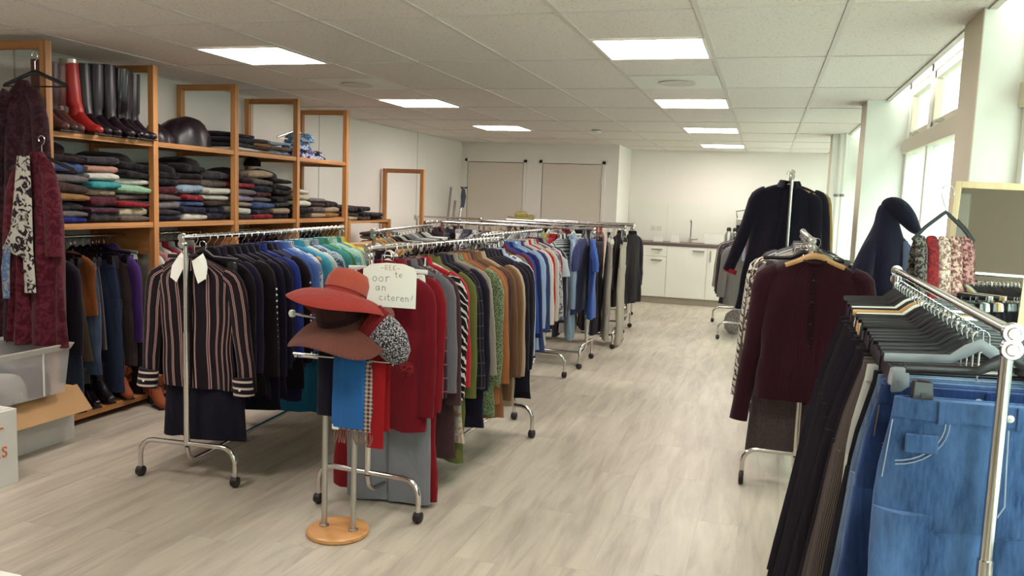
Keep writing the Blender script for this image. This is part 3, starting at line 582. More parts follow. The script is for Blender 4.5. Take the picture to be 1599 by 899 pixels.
for i, (c1, pt, c2, ds) in enumerate(itemsR1):
    f = .10+.88*i/len(itemsR1) if i else .055
    x = R10[0]+(R11[0]-R10[0])*f+(.03 if i == 0 else 0); y = R10[1]+(R11[1]-R10[1])*f
    a = .08 if i == 0 else rn.uniform(.02, .22)
    hm = GRYPL if i == 1 else (WHTPL if i in (14, 17) else (HWOOD if i == 15 else BLKPL))
    hanger((x, y, R1Z), a, '%s hanger with clips, %s from the near end of the trouser rack' % ({GRYPL: 'grey', WHTPL: 'white', HWOOD: 'wooden', BLKPL: 'black'}[hm], ORD[i]), 'clip', hm)
    mt = fabric(c1, pt, c2) if pt else fabric(c1)
    kw = dict(L=1.0, hw=.215 if i == 0 else rn.uniform(.19, .215), hem=.13, t=.024 if i else .03, shift=-.0 if i == 0 else (-.04 if i == 5 else -.05-.012*min(i, 9)), n=30 if i < 3 else 20)
    o = g_trousers(rnd=rn, **kw).build('hanging_trousers', mt, None, angle=60); o.location = (x, y, R1Z-.045); o.rotation_euler = (0, 0, a)
    lb = ds if 'jeans' in ds else ds+' trousers'
    tag(o, '%s, %s from the near end of the trouser rack' % (lb, ORD[i]), 'jeans' if 'jeans' in ds else 'trousers', 'trousers on the near right rack')
    wbm = waist_band(kw['hw'], kw['t']).build('waistband', mt, o)
    if i < 4:
        st = fabric('#8f7a4a' if i else '#b9c4d6'); hwj = kw['hw']; yf = -kw['t']*.6-.0065
        for xx in (-.13, .02, .13):
            MB().box(xx-.006, xx+.006, yf-.006, yf, -.17, -.122).build('belt_loop', mt, o, smooth=False, bevel=.002)
        def sy(x, t_=kw['t'], h_=kw['hw']+.02): return -t_*(max(0, 1-min(1, abs(x)/h_)**(2/.6)))**.45-.0015
        for sg in (-1, 1):
            for off in (0, .008):
                pts = [(sg*(hwj+.012-(.115-off)*math.cos(q/10*PI/2)), sy(hwj+.012-(.115-off)*math.cos(q/10*PI/2)), -.168-(.10-off)*math.sin(q/10*PI/2)) for q in range(10)]
                MB().sweep(pts, .0014, 5).build('pocket_seam', st, o)
            MB().sweep([(sg*(hwj+.006), sy(hwj+.006), -.17), (sg*(hwj+.016), sy(hwj+.016), -.3)], .0014, 5).build('side_seam', st, o)
        MB().sweep([(.0, yf-.004, -.17), (.0, yf-.012, -.25), (.004, yf-.013, -.33), (-.02, yf-.012, -.38)], .0016, 6).build('fly_seam', st, o)
        MB().lathe([(.009, 0), (.008, .003), (.001, .004)], 12).build('button', STEEL, o).matrix_local = Matrix.Translation((.0, yf-.004, -.145)) @ Matrix.Rotation(PI/2, 4, 'X')
        cp = MB().box(-hwj+.02, -hwj+.085, sy(hwj-.085)-.0015, sy(hwj-.085)+.006, -.236, -.195).build('coin_pocket', mt, o, smooth=False, bevel=.003)
# cardigan rack
R20, R21, R2Z = (.227, 4.44), (.25, 6.05), 1.315
rack(R20, R21, R2Z, 'chrome clothes rack holding the maroon cardigan', ext=.10, light_caster=True)
cd = g_top(L=.78, hw=.235, hem=.24, t=.035, sl=.80, fold=.012, rnd=random.Random(2), n=34, arm=.05).build('maroon_cardigan', fabric('#3a1220', 'knit'), None, angle=70)
cd.location = (R20[0]+.02, 4.37, R2Z-DR); cd.rotation_euler = (0, 0, -.05); tag(cd, 'dark maroon knit cardigan at the near end of the right rack', 'cardigan')
MB().sweep([(0, -.038, -.10), (0, -.043, -.3), (.003, -.045, -.55), (0, -.046, -.79)], [(.012,.003)]*4, 8, ref=(1,0,0)).build('button_band', fabric('#2e0d1a', 'rib'), cd)
MB().sweep([(.055*math.cos(a), .03*math.sin(a)-.01, -.058-.018*(math.sin(a) < 0)*abs(math.sin(a))) for a in [2*PI*q/16 for q in range(17)]], .007, 8, ref=(0,0,1)).build('neck_band', fabric('#2e0d1a', 'rib'), cd)
for q in range(6): MB().lathe([(.006, 0), (.006, .004), (.001, .005)], 10).build('button', BLKPL, cd).matrix_local = Matrix.Translation((0, -.047, -.16-.11*q)) @ Matrix.Rotation(PI/2, 4, 'X')
wh = thing('wooden_hanger', 'pale wooden hanger showing above the maroon cardigan', 'hanger', (R20[0]+.02, 4.365, R2Z), -.05)
shared('hook', HMESH['hook'], None, wh)
MB().sweep([(-.14,-.012,-.098), (-.09,-.012,-.078), (-.03,-.012,-.052), (0,-.012,-.046), (.03,-.012,-.052), (.09,-.012,-.078), (.14,-.012,-.098)], [(.008,.012)]*2+[(.01,.018)]*3+[(.008,.012)]*2, 10).build('arm', HWOOD, wh, loc=(0, 0, -DR+.006))
tr = place_garment('skirt', ('#5d5150', 'marl', '#4a4044'), (R20[0]-.03, 4.53, R2Z), 0, 'grey-brown marled skirt below the maroon cardigan', rn, 'garments on the cardigan rack', L=.98)
hanger((R20[0]-.03, 4.53, R2Z), 0, 'black clip hanger carrying the grey-brown skirt behind the cardigan', 'clip', BLKPL)
itemsR2 = [('top', '#6e6468', 'grey', K(L=.85)), ('jacket', ('#3c3430', 'floral', '#cfc4b0'), 'brown and cream patterned', K(L=.85, hw=.25, sl=.75)), ('jacket', ('#5d5140', 'marl', '#443a30'), 'brown wool', K(L=.7, hw=.25)), ('top', ('#e2dccb', 'zebra', '#2a2228'), 'cream and black printed', K(L=.9, hw=.26, sl=.8)), ('jacket', ('#4a5c60', 'knit', ''), 'grey-teal', K(L=.75, hw=.26)), ('top', '#d8d4c8', 'cream', K(L=.8)), ('jacket', '#3a3236', 'charcoal', {}), ('jacket', ('#8f8478', 'marl', '#6d6258'), 'beige fleece', {}), ('top', '#cfd6dc', 'pale blue', {}), ('jacket', BK, 'black', {}), ('top', '#8b8790', 'grey', {}), ('jacket', '#4b3a34', 'brown', {}), ('top', '#2c2834', 'dark', {})]
hang_row((R20[0], 4.56, R2Z), (R21[0], R21[1], R2Z), itemsR2, 'the cardigan rack', 43, 'garments on the cardigan rack', jit=.12, start=.03)
# tall coat rack
R30, R31, R3Z = (.165, 6.62), (.2, 8.15), 1.745
rack(R30, R31, R3Z, 'tall chrome rack holding the navy coat, towards the kitchen')
nc = g_top(L=1.06, hw=.215, hem=.25, t=.055, sl=.66, fold=.018, rnd=random.Random(8), n=34, arm=.085).build('navy_coat', fabric('#131020'), None, angle=70)
nc.location = (R30[0]-.02, 6.70, R3Z-DR); nc.rotation_euler = (0, .09, -.12); tag(nc, 'navy blue wool coat with red cuff lining on the tall rack', 'coat')
shared('collar', COLL['jacket'], fabric('#1a1226'), nc)
for sg in (-1, 1): MB().sweep([(sg*.322, -.004, -.762), (sg*.330, -.005, -.795)], [(.03,.052), (.03,.052)], 14).build('cuff_lining', fabric('#a3222c'), nc)
MB().sweep([(0, -.045, -.1), (0, -.06, -.4), (0, -.064, -.7), (0, -.066, -1.05)], [(.016,.003)]*4, 8, ref=(1,0,0)).build('placket', fabric('#151024'), nc)
hanger((R30[0]-.02, 6.70, R3Z), -.12, 'wooden hanger carrying the navy coat on the tall rack', 'plastic', HWOOD)
itemsR3 = [('coat', '#231c2a', 'black', K(L=1.0)), ('coat', ('#5d564e', 'marl', '#3a342e'), 'fur-trimmed grey', K(L=1.0)), ('jacket', '#7c5a5e', 'mauve', K(L=.8, hw=.25)), ('jacket', '#c09a5a', 'tan', K(L=.85, hw=.27)), ('coat', '#9db4c4', 'pale denim blue', K(L=.95, hw=.28)), ('coat', BK, 'long black', {}), ('jacket', '#4a4048', 'grey', {}), ('coat', '#2a2434', 'dark', {})]
hang_row((R30[0], 6.78, R3Z), (R31[0], R31[1], R3Z), itemsR3, 'the tall coat rack', 47, 'garments on the tall coat rack', jit=.1)
# small rack by the kitchen
R40, R41 = (-.17, 9.32), (-.31, 10.68)
rack(R40, R41, 1.16, 'small chrome rack of grey sweaters by the kitchen')
hang_row((R40[0], R40[1], 1.16), (R41[0], R41[1], 1.16), [('top', '#86807e', 'grey', K(L=.74)), ('top', '#76716f', 'mid grey', K(L=.72)), ('top', BK, 'black', K(L=.7)), ('top', '#dcd4c6', 'cream', K(L=.72)), ('top', '#33303a', 'charcoal', K(L=.8)), ('top', '#e2dccf', 'ivory', {}), ('top', '#4a4450', 'slate', {}), ('top', BK, 'dark', {}), ('top', '#ada59a', 'beige', {}), ('top', '#2c2834', 'navy', {})], 'the small kitchen rack', 53, 'garments on the small kitchen rack')
pb = MB(); ph = 1.0
pb.loft([ring(.2*s, .13*s2, 0, 0, z, 20, .008, 30, z*20) for s, s2, z in ((.7,.7,.004), (.95,.95,.05), (1,1,.14), (.9,.85,.22), (.6,.5,.27))])
o = pb.build('plastic_bag', fabric('#8d8286', 'marl', '#d9d4cf'), None); o.location = (-.2, 9.85, .0); tag(o, 'mottled grey bag on the floor under the small kitchen rack', 'bag')

# ------------------------------------------------------------------ jacket on coat stand, mirror, scarves
st = thing('coat_stand', 'slim dark coat stand hidden under the blue jacket by the window', 'coat stand', (.62, 4.62, 0))
MB().cyl((0,0,.02), (0,0,1.5), .013, 10).build('pole', BLKPL, st); MB().lathe([(.17, 0), (.17, .012), (.05, .025), (.013, .03)], 24, cap0=True).build('base', BLKPL, st)
jb = MB(); jr = []
for z, hw, t_, cx in crs([(1.515,.012,.012,-.045), (1.50,.035,.03,-.04), (1.46,.05,.045,-.035), (1.41,.062,.055,-.03), (1.35,.085,.068,-.03), (1.26,.125,.085,-.03), (1.15,.155,.095,-.03), (1.0,.18,.10,-.025), (.8,.195,.10,-.02), (.62,.20,.10,-.02)], 3):
    jr.append(ring(hw, t_, cx, 0, z, 40, .016*(1.45-z) if z < 1.45 else 0, 38, z*4, .85))
jb.loft(jr)
for sg in (-1, 1): jb.sweep(crs([(sg*.05-.03, -.01, 1.34), (sg*.10-.03, -.03, 1.25), (sg*.15-.03, -.05, 1.08), (sg*.175-.03, -.06, .92), (sg*.18-.03, -.06, .76)], 3), [(.03+.025*min(1, q/5), .03+.028*min(1, q/5)) for q in range(13)], 16)
ja = jb.build('blue_jacket', fabric('#1b1a32'), None, angle=75); ja.location = (.62, 4.62, 0); ja.rotation_euler = (0, 0, .35); tag(ja, 'dark blue cotton jacket hanging before the window beside the mirror', 'jacket')
hd = MB(); hd.sweep(crs([(-.06,.0,1.495), (-.03,-.02,1.508), (.01,-.035,1.49), (.05,-.05,1.445), (.085,-.055,1.40), (.12,-.055,1.372)], 4), [(.018+.026*math.sin(PI*min(1, q/20*1.02)**.8), .016+.034*math.sin(PI*min(1, q/20*1.02)**.8)) for q in range(21)], 18, ref=(0,1,0)); hd.build('collar', fabric('#17162c'), ja, angle=75)
MB().sweep(crs([(.035,-.078,1.33), (.05,-.094,1.2), (.05,-.108,1.0), (.045,-.112,.7)], 3), [(.012+.022*min(1, q/4), .005) for q in range(10)], 12, ref=(1,0,0)).build('lining', fabric('#5d6480'), ja)
mr = thing('mirror', 'tall mirror with pale wooden frame leaning on the near pillar', 'mirror', (.79, 3.56, 0), .0)
mr.rotation_euler = (-.03, .03, -.28)
W2 = .15
for nm_, d in (('frame', (-W2, -W2+.022, -.02, .015, 0, 1.6)), ('frame', (W2-.03, W2, -.02, .03, 0, 1.6)), ('frame', (-W2+.022, W2-.03, -.02, .015, 1.575, 1.6)), ('frame', (-W2+.022, W2-.03, -.02, .015, 0, .03))): box(nm_, BIRCH, d, mr, .002)
box('glass', MIRROR, (-W2+.022, W2-.03, -.008, -.002, .03, 1.575), mr); box('back_board', plain('back_board', '#a08a68', .8), (-W2+.022, W2-.03, -.0015, .008, .03, 1.575), mr)
sh = thing('scarf_hanger', 'black plastic hanger hooked over the mirror frame corner', 'hanger', (.66, 3.535, 1.555), .45)
MB().sweep([(.028*math.cos(a), 0, .028*math.sin(a)) for a in [math.radians(q) for q in range(-20, 200, 20)]]+[(-.012, 0, -.04), (0, 0, -.06), (0, 0, -.085)], .0022, 6).build('hook', STEEL, sh)
MB().sweep([(-.13,0,-.185), (-.08,0,-.135), (-.015,0,-.085), (0,0,-.075), (.015,0,-.085), (.08,0,-.135), (.13,0,-.185)], [(.006,.008)]*7, 8).build('arm', BLKPL, sh)
MB().cyl((-.13,0,-.185), (.13,0,-.185), .005, 8).build('lower_bar', BLKPL, sh)
scm = [(('#2a1f26', 'print', '#7c7468'), 'dark grey flowered'), (('#a02a2a', 'print', '#5a1a24'), 'red printed'), (('#8f6a60', 'print', '#d8c0b0'), 'rose and cream flowered'), (('#7c4a48', 'print', '#c9a898'), 'dusky pink flowered'), (('#6d3a3e', 'print', '#b98a80'), 'maroon flowered')]
for i, (mm, ds) in enumerate(scm):
    b = MB(); xo = -.10+i*.05; rings = []
    for side in (1,):
        pts = [(xo, -.045, -.50+.04*i), (xo, -.03, -.35), (xo, -.016, -.22), (xo, 0, -.178), (xo, .016, -.22), (xo, .03, -.35), (xo, .04, -.47)]
        b.sweep(pts, [(.026,.008), (.026,.01), (.025,.011), (.024,.012), (.025,.011), (.026,.01), (.026,.008)], 14, ref=(1,0,0))
    o = b.build('hanging_scarf', fabric(*mm), None); o.matrix_world = Matrix.Translation((.66, 3.535, 1.555)) @ Matrix.Rotation(.45, 4, 'Z')
    tag(o, '%s scarf draped over the hanger on the mirror' % ds, 'scarf', 'scarves on the mirror hanger')

# ------------------------------------------------------------------ shelving on the left wall
XF, XR = -3.93, -4.42
PY = [3.72, 4.565, 5.44, 6.31, 7.18]; TOPZ = 2.255; S1, S2 = 1.76, 1.225
su = thing('shelving_unit', 'tall open pine shelving unit along the left wall', 'shelf', (0, 0, 0))
pz = .022
for y in PY:
    for x in (XF, XR): box('post', PINEZ, (x-pz, x+pz, y-pz, y+pz, 0, TOPZ), su, .002)
    for z in (TOPZ-.045, S1-.05, S2-.05, .06): box('rung', PINEX, (XR+pz, XF-pz, y-.015, y+.015, z, z+.045), su, .002)
    box('side_panel', PINEX, (XR+pz, XF-pz, y-.008, y+.008, S2-.22, S2-.03), su)
for a, b_ in zip(PY[:-1], PY[1:]):
    for z in (S1, S2, .07):
        box('shelf_board', PINEY, (XR-.02, XF+pz*.6, a+pz, b_-pz, z-.022, z), su, .002)
        box('front_rail', PINEY, (XF-.012, XF+.014, a+pz, b_-pz, z-.034, z-.0225), su, .002)
for a, b_ in ((PY[2], PY[3]),):
    MB().cyl((XR-.025, a, 1.3), (XR-.025, b_, 1.74), .003, 6).build('cross_brace', GREYTUBE, su); MB().cyl((XR-.028, a, 1.74), (XR-.028, b_, 1.3), .003, 6).build('cross_brace', GREYTUBE, su)
MB().cyl((-4.17, PY[0], 1.13), (-4.17, PY[4], 1.13), .0125, 10).build('hanging_rod', CHROME, su)
lu = thing('low_shelving_unit', 'low pine shelving unit at the far end of the tall shelves', 'shelf', (0, 0, 0))
for y, h in ((7.24, 1.2), (8.15, 1.2), (9.05, 1.775)):
    for x in (XF, XR): box('post', PINEZ, (x-pz, x+pz, y-pz, y+pz, 0, h), lu, .002)
    box('rung', PINEX, (XR+pz, XF-pz, y-.015, y+.015, h-.05, h), lu, .002)
for a, b_ in ((7.24, 8.15), (8.15, 9.05)):
    for z in ((1.19,) if a < 8 else (.9,))+(.6, .07): box('shelf_board', PINEY, (XR-.02, XF+pz*.6, a+pz, b_-pz, z-.022, z), lu, .002)
# folded clothes
FB = []
for s in range(6):
    r = random.Random(100+s); b = MB(); rings = []; N = 9; hh = .5
    for q in range(N):
        f = q/(N-1); y = -.5+f; ed = min(1, 4*min(f, 1-f)+.72); sag = .10*math.sin(PI*f+s)+r.uniform(-.05, .05)
        prof = []
        M = 16
        for k in range(M):
            a = 2*PI*k/M; c, s_ = math.cos(a), math.sin(a)
            x = .5*math.copysign(abs(c)**.35, c)*(1+.05*math.sin(5*f*3+s)+.02*math.sin(23*f+s)); z = .5*math.copysign(abs(s_)**.45, s_)*ed
            z += .12*math.sin(4*x+s*1.3+f*3)*(.5+.5*s_)
            prof.append((x, y, z+.5+sag*.3))
        rings.append(prof)
    o = b.loft(rings).build('folded_garment', WHITE, None, angle=75); COL.objects.unlink(o); FB.append(o)
FC = {'black': BK, 'navy': '#1e1c36', 'charcoal': '#3a343c', 'brown': '#4d3530', 'dark brown': '#2e1e22', 'denim blue': '#4a6094', 'royal blue': '#1c2c98', 'white': '#e0dfd2', 'cream': '#cfc2a4', 'tan': '#a87a48', 'red': '#9a1a2a', 'burgundy': '#551626', 'plum': '#53283c', 'grey': '#7d7578', 'taupe': '#6d5f5a', 'mint green': '#9cc4a4', 'light blue': '#9fb6c8', 'turquoise': '#3ea0a8', 'lilac': '#b0a0c0', 'pink': '#c2907e', 'beige': '#b39d84'}
def pile(x, y, z0, cols_, where, seed, w=.26, dep=.36, th=(.042, .068), group='folded clothes on the shelves'):
    r = random.Random(seed); z = z0
    for i, cname in enumerate(cols_):
        h = r.uniform(*th); o = shared('folded_garment', FB[r.randrange(6)], fabric(FC[cname]))
        wy = w*r.uniform(.9, 1.1)
        o.location = (x+r.uniform(-.015, .02), y+r.uniform(-.012, .012), z+(.001 if i == 0 else -.003)); o.rotation_euler = (r.uniform(-.05, .05) if i else 0, r.uniform(0, .05) if i else 0, r.uniform(-.16, .16)); o.scale = (dep*r.uniform(.92, 1.05), wy, h/1.1)
        z += h*.93
        tag(o, 'folded %s garment, %s from the bottom of %s' % (cname, ORD[i], where), 'folded clothes', group)
xs_ = -4.14
pile(xs_, 3.89, S2, ['royal blue', 'grey', 'charcoal', 'tan', 'brown', 'grey', 'denim blue', 'dark brown'], 'the first pile, lower shelf, first bay', 1)
pile(xs_, 4.15, S2, ['charcoal', 'plum', 'burgundy', 'beige', 'turquoise', 'white', 'pink', 'charcoal'], 'the second pile, lower shelf, first bay', 2)
pile(xs_, 4.41, S2, ['taupe', 'cream', 'red', 'taupe', 'mint green', 'white', 'black', 'black'], 'the third pile, lower shelf, first bay', 3)
pile(xs_, 4.74, S2, ['navy', 'charcoal', 'grey', 'taupe', 'burgundy', 'black', 'black'], 'the first pile, lower shelf, second bay', 4)
pile(xs_, 5.00, S2, ['white', 'navy', 'denim blue', 'red', 'light blue', 'brown', 'black', 'black'], 'the second pile, lower shelf, second bay', 5)
pile(xs_, 5.27, S2, ['navy', 'navy', 'brown', 'white', 'white', 'taupe', 'charcoal'], 'the third pile, lower shelf, second bay', 6)
pile(xs_, 5.61, S2, ['charcoal', 'white', 'beige', 'lilac', 'grey', 'red', 'dark brown'], 'the first pile, lower shelf, third bay', 7)
pile(xs_, 5.87, S2, ['red', 'navy', 'denim blue', 'grey', 'burgundy', 'navy', 'taupe', 'beige'], 'the second pile, lower shelf, third bay', 8)
pile(xs_, 6.14, S2, ['navy', 'beige', 'charcoal', 'black', 'black', 'black', 'black'], 'the third pile, lower shelf, third bay', 9)
pile(xs_, 6.47, S2, ['charcoal', 'black', 'white', 'cream', 'white'], 'the first pile, lower shelf, fourth bay', 10)
pile(xs_, 6.73, S2, ['beige', 'taupe', 'brown', 'grey'], 'the second pile, lower shelf, fourth bay', 11)
pile(xs_, 7.00, S2, ['tan', 'beige', 'dark brown'], 'the third pile, lower shelf, fourth bay', 12)
pile(xs_, 5.62, S1, ['white', 'charcoal', 'navy', 'dark brown'], 'the first pile, top shelf, third bay', 13, th=(.03, .05))
pile(xs_, 5.88, S1, ['beige', 'brown', 'tan', 'brown'], 'the second pile, top shelf, third bay', 14, th=(.03, .05))
pile(xs_, 6.12, S1, ['light blue', 'taupe', 'light blue'], 'the third pile, top shelf, third bay', 15, th=(.03, .05))
pile(xs_, 7.42, 1.19, ['cream', 'brown', 'charcoal'], 'the first pile on the low shelf', 16, w=.24)
pile(xs_, 7.68, 1.19, ['taupe', 'black', 'dark brown'], 'the second pile on the low shelf', 17, w=.24)
pile(xs_, 7.94, 1.19, ['black', 'charcoal'], 'the third pile on the low shelf', 18, w=.26)
pile(xs_, 8.4, .9, ['white', 'white', 'grey'], 'the white pile past the low shelf', 19, w=.3)
# bags / heaps on the top shelf
def heap(name, x, y, z, sx, sy, sz, mat, label, cat, seed, handle=False):
    r = random.Random(seed); rings = []; N = 8
    for q in range(N):
        f = q/(N-1); s = (1-f**2.6)**.5*.97+.03; rg = []
        for k in range(22):
            a = 2*PI*k/22; m_ = 1+.12*math.sin(3*a+seed)+.07*math.sin(7*a+f*5+seed)
            rg.append((sx*s*m_*math.cos(a), sy*s*m_*math.sin(a), sz*f*(1+.16*math.sin(a*2+seed)*s+.05*math.sin(5*a+seed*2)*s)))
        rings.append(rg)
    o = MB().loft(rings).build(name, mat, None, angle=70); o.location = (x, y, z+.001); tag(o, label, cat)
    if handle: MB().sweep([(0, sy*.45*math.cos(a), sz*.8+sz*.35*math.sin(a)) for a in [PI*q/10 for q in range(11)]], .008, 8).build('handle', mat, o)
    return o
for k, (yy, zz, sy_, cc, ds) in enumerate(((4.36, .36, .17, BK, 'black garment on the piles of the first bay'), (4.80, .31, .15, BK, 'black garment on the piles near the second post'), (5.08, .37, .16, '#251a20', 'black-brown garment on the middle of the second bay'), (5.62, .32, .13, '#2a2026', 'dark garment on the first pile of the third bay'), (6.10, .33, .16, BK, 'black garment on the third bay near the fourth post'), (3.86, .40, .12, '#2c1a20', 'dark brown garment on the pile beside the robes'))):
    heap('crumpled_garment', -4.17, yy, S2+zz, .17, sy_, .09, fabric(cc), 'crumpled '+ds, 'clothes', 50+k)
LEATH = plain('black_leather', '#1b1018', .38, bump=.15, bscale=60)
heap('black_handbag', -4.12, 5.12, S1, .15, .24, .22, LEATH, 'large slouchy black leather bag on the top shelf, second bay', 'bag', 2, False)
heap('black_handbag', -4.1, 4.78, S1, .13, .15, .12, LEATH, 'small black leather bag beside the boots, top shelf', 'bag', 3, True)
for k, (yy, zz, cc, ds) in enumerate(((6.50, 0, '#2a2470', 'dark blue'), (6.66, 0, '#5a5090', 'violet and white'), (6.56, .075, '#2f6fa8', 'bright blue'), (6.80, 0, '#2c2440', 'dark purple'), (6.62, .145, '#3f8fc0', 'turquoise'))):
    heap('crumpled_scarf', -4.1, yy, S1+zz, .14, .10, .085, fabric(cc, 'floral', '#c8cfe0'), 'crumpled %s scarf in the heap on the top shelf, fourth bay' % ds, 'scarf', 10+k)
hanger((-4.12, 6.6, S1+.34), 1.2, 'wire hanger sticking up from the heap of blue scarves', 'plastic', STEEL)
heap('slouch_hat', -4.15, 5.98, S1-.1, .07, .07, .075, fabric(BK), 'black hat hanging under the top shelf, third bay', 'hat', 5)
# boots
def boot(name, mat, loc, rz, h, label, lean=0.0, heel=.03, group='boots', r=.055, cuffmat=None):
    b = MB(); sole = heel
    pts = [(lean*h, 0, h), (lean*h*.7, 0, h*.7), (lean*h*.4, 0, h*.42), (0, 0, .16), (.0, 0, .11)]; rad = [(r, r*1.05), (r, r*1.0), (r*.92, r*.95), (r*.75, r*.8), (.042, .05)]
    b.sweep(pts, rad, 16, ref=(0,1,0))
    b.sweep([(-.055, 0, .05+sole*.8), (-.03, 0, .07+sole*.7), (.02, 0, .075+sole*.5), (.07, 0, .05+sole*.25), (.12, 0, .036), (.165, 0, .03), (.19, 0, .026)], [(.026,.03), (.036,.048), (.038,.055), (.036,.04), (.037,.03), (.03,.024), (.012,.014)], 14, ref=(0,1,0))
    o = b.build(name, mat, None, angle=70); o.location = loc; o.rotation_euler = (0, 0, rz); tag(o, label, 'boot', group)
    s = MB(); s.box(.03, .17, -.034, .034, 0, .010); s.loft([[(-.075,-.026,sole+.025),(-.015,-.03,sole+.02),(-.015,.03,sole+.02),(-.075,.026,sole+.025)], [(-.065,-.022,0),(-.02,-.022,0),(-.02,.022,0),(-.065,.022,0)]]); s.build('sole', RUBBER, o, smooth=False)
    if cuffmat: MB().sweep([(lean*h*.99, 0, h-.045), (lean*h, 0, h+.012)], [(r*1.02, r*1.07)]*2, 16).build('cuff', cuffmat, o)
    return o
BROWNL = plain('brown_leather', '#3a2022', .45, bump=.1, bscale=50); REDL = plain('red_leather', '#a3231f', .38, bump=.12, bscale=30); BRL2 = plain('worn_brown_leather', '#57302a', .5, bump=.1, bscale=50)
for k, (yy, mat, h, lab, ln, xx) in enumerate(((3.80, BRL2, .40, 'grey-brown tall leather boot nearest the robe on the top shelf', .0, -4.05), (3.87, BROWNL, .40, 'dark brown tall boot second from the robe on the top shelf', 0, -4.06), (3.94, BRL2, .39, 'red-brown tall boot beside the bright red boot', 0, -4.08), (4.02, REDL, .43, 'bright red leather boot with a silver cuff on the top shelf', -.12, -4.02),
      (4.12, LEATH, .43, 'tall black boot directly right of the red boot', -.06, -4.05), (4.20, LEATH, .44, 'tall black boot, second right of the red boot', 0, -4.05), (4.28, LEATH, .45, 'tall black boot, third right of the red boot', -.03, -4.02), (4.36, plain('patent', '#140c14', .15), .44, 'shiny black boot with wrinkled ankle on the top shelf', .04, -4.02), (4.44, LEATH, .44, 'tall black boot, second left of the pine post', 0, -4.05), (4.51, LEATH, .43, 'tall black boot against the pine post, top shelf', 0, -4.05))):
    boot('tall_boot', mat, (xx, yy, S1+.001), 0, h, lab, ln, group='boots on the top shelf', cuffmat=STEEL if mat is REDL else None, r=.05)
# robes at the shelf end
def robe(loc, mat, L, label, hw, hem, seed, rz, nm):
    r = random.Random(seed); rings = []; ph = r.uniform(0, 6)
    for q in range(22):
        f = q/21; e = min(1, f*6); h = .03+(hw-.03)*math.sin(e*PI/2)**.8 if f < 1/6 else hw+(hem-hw)*((f-1/6)/(5/6))**.8
        rings.append(ring(h, .018+.03*min(1, f*4), -.02*f, 0, -L*f+.02*math.sin(7*f), 54, .026*min(1, f*2), 46+6*math.sin(3*f), ph+1.2*f))
    o = MB().loft(rings).build(nm, mat, None, angle=75); o.location = loc; o.rotation_euler = (0, 0, rz); tag(o, label, 'robe')
    for sg in (-1, 1): MB().sweep(crs([(sg*hw*.55, -.02, -.07), (sg*(hw*.9), -.035, -.16), (sg*(hw+.01), -.045, -.35), (sg*(hw+.02), -.05, -.56)], 3), [(.03,.04)]*4+[(.034,.05)]*6, 14).build('sleeve', mat, o, angle=75)
    return o
robe((-3.965, 3.60, 2.02), fabric('#331822', 'brocade', '#4a2a34'), 1.46, 'long dark plum brocade robe hanging at the shelf end', .13, .20, 1, .15, 'brocade_robe')
hanger((-3.90, 3.62, 2.16), .1, 'black hanger carrying the plum brocade robe', 'plastic', BLKPL)
robe((-3.79, 3.52, 1.63), fabric('#50101f', 'brocade', '#6b2836'), 1.07, 'wine red velvet robe hanging before the pine post', .115, .20, 4, .1, 'velvet_robe')
hanger((-3.77, 3.53, 1.70), .1, 'black hanger carrying the wine red velvet robe', 'plastic', BLKPL)
b = MB(); b.sweep([(-.02, -.085, .0), (-.03, -.095, -.2), (-.035, -.105, -.4), (-.07, -.11, -.52)], [(.028,.008), (.035,.01), (.05,.012), (.075,.008)], 14, ref=(1,0,0)); b.sweep([(.0, -.075, .0), (.015, -.085, -.25), (.02, -.095, -.5), (.035, -.1, -.73)], [(.026,.008), (.03,.01), (.035,.012), (.04,.006)], 14, ref=(1,0,0))
o = b.build('patterned_scarf', fabric('#ddd8cc', 'floral', '#2a2028'), None); o.location = (-3.80, 3.53, 1.60); tag(o, 'white scarf with black print draped over the wine red robe', 'scarf')
b = MB().sweep([(0, 0, 0), (-.005, -.01, -.12), (.0, -.015, -.28)], [(.02,.01), (.028,.012), (.022,.008)], 12, ref=(1,0,0)); o = b.build('blue_scarf', fabric('#5d7fae', 'floral', '#9c9698'), None); o.location = (-3.86, 3.38, 1.12); tag(o, 'narrow blue and grey scarf hanging on the robes', 'scarf')
# clothes on the rod under the shelf
rod1 = [('trousers', '#6d6668', 'grey', K(L=.62, hem=.1)), ('top', '#2a2432', 'dark', K(L=.5)), ('trousers', '#3a4660', 'dark denim', K(L=.8)), ('skirt', '#5c4a34', 'olive brown', K(L=.6)), ('vest', '#8f4f24', 'rust leather', K(L=.45)), ('trousers', ('#3c4c70', 'denim', '#6d80a0'), 'blue denim', K(L=.7)), ('skirt', '#5b5254', 'taupe', K(L=.55)), ('trousers', '#33415e', 'navy denim', K(L=.85)), ('trousers', '#2c2228', 'black', K(L=.8)), ('trousers', '#4a3e40', 'brown', K(L=.7)), ('top', '#4a2a70', 'purple', K(L=.6)), ('trousers', BK, 'jet black', K(L=.9))]
hang_row((-4.17, 3.8, 1.13), (-4.17, 4.5, 1.13), rod1, 'the rod below the first bay', 61, 'garments on the rod under the shelves', jit=.2)
rod2 = [('top', c, n_) for c, n_ in (('#dcd8cc', 'white'), ('#c98f90', 'pink'), ('#d6d0c8', 'ivory'), ('#a02030', 'red'), ('#b9b4b8', 'grey'), ('#31202a', 'dark'), ('#8f2030', 'crimson'), ('#cfc8c4', 'pale'), (BK, 'black'), ('#53283c', 'plum'))]
hang_row((-4.17, 4.66, 1.13), (-4.17, 5.35, 1.13), rod2, 'the rod below the second bay', 67, 'garments on the rod under the shelves', jit=.2)
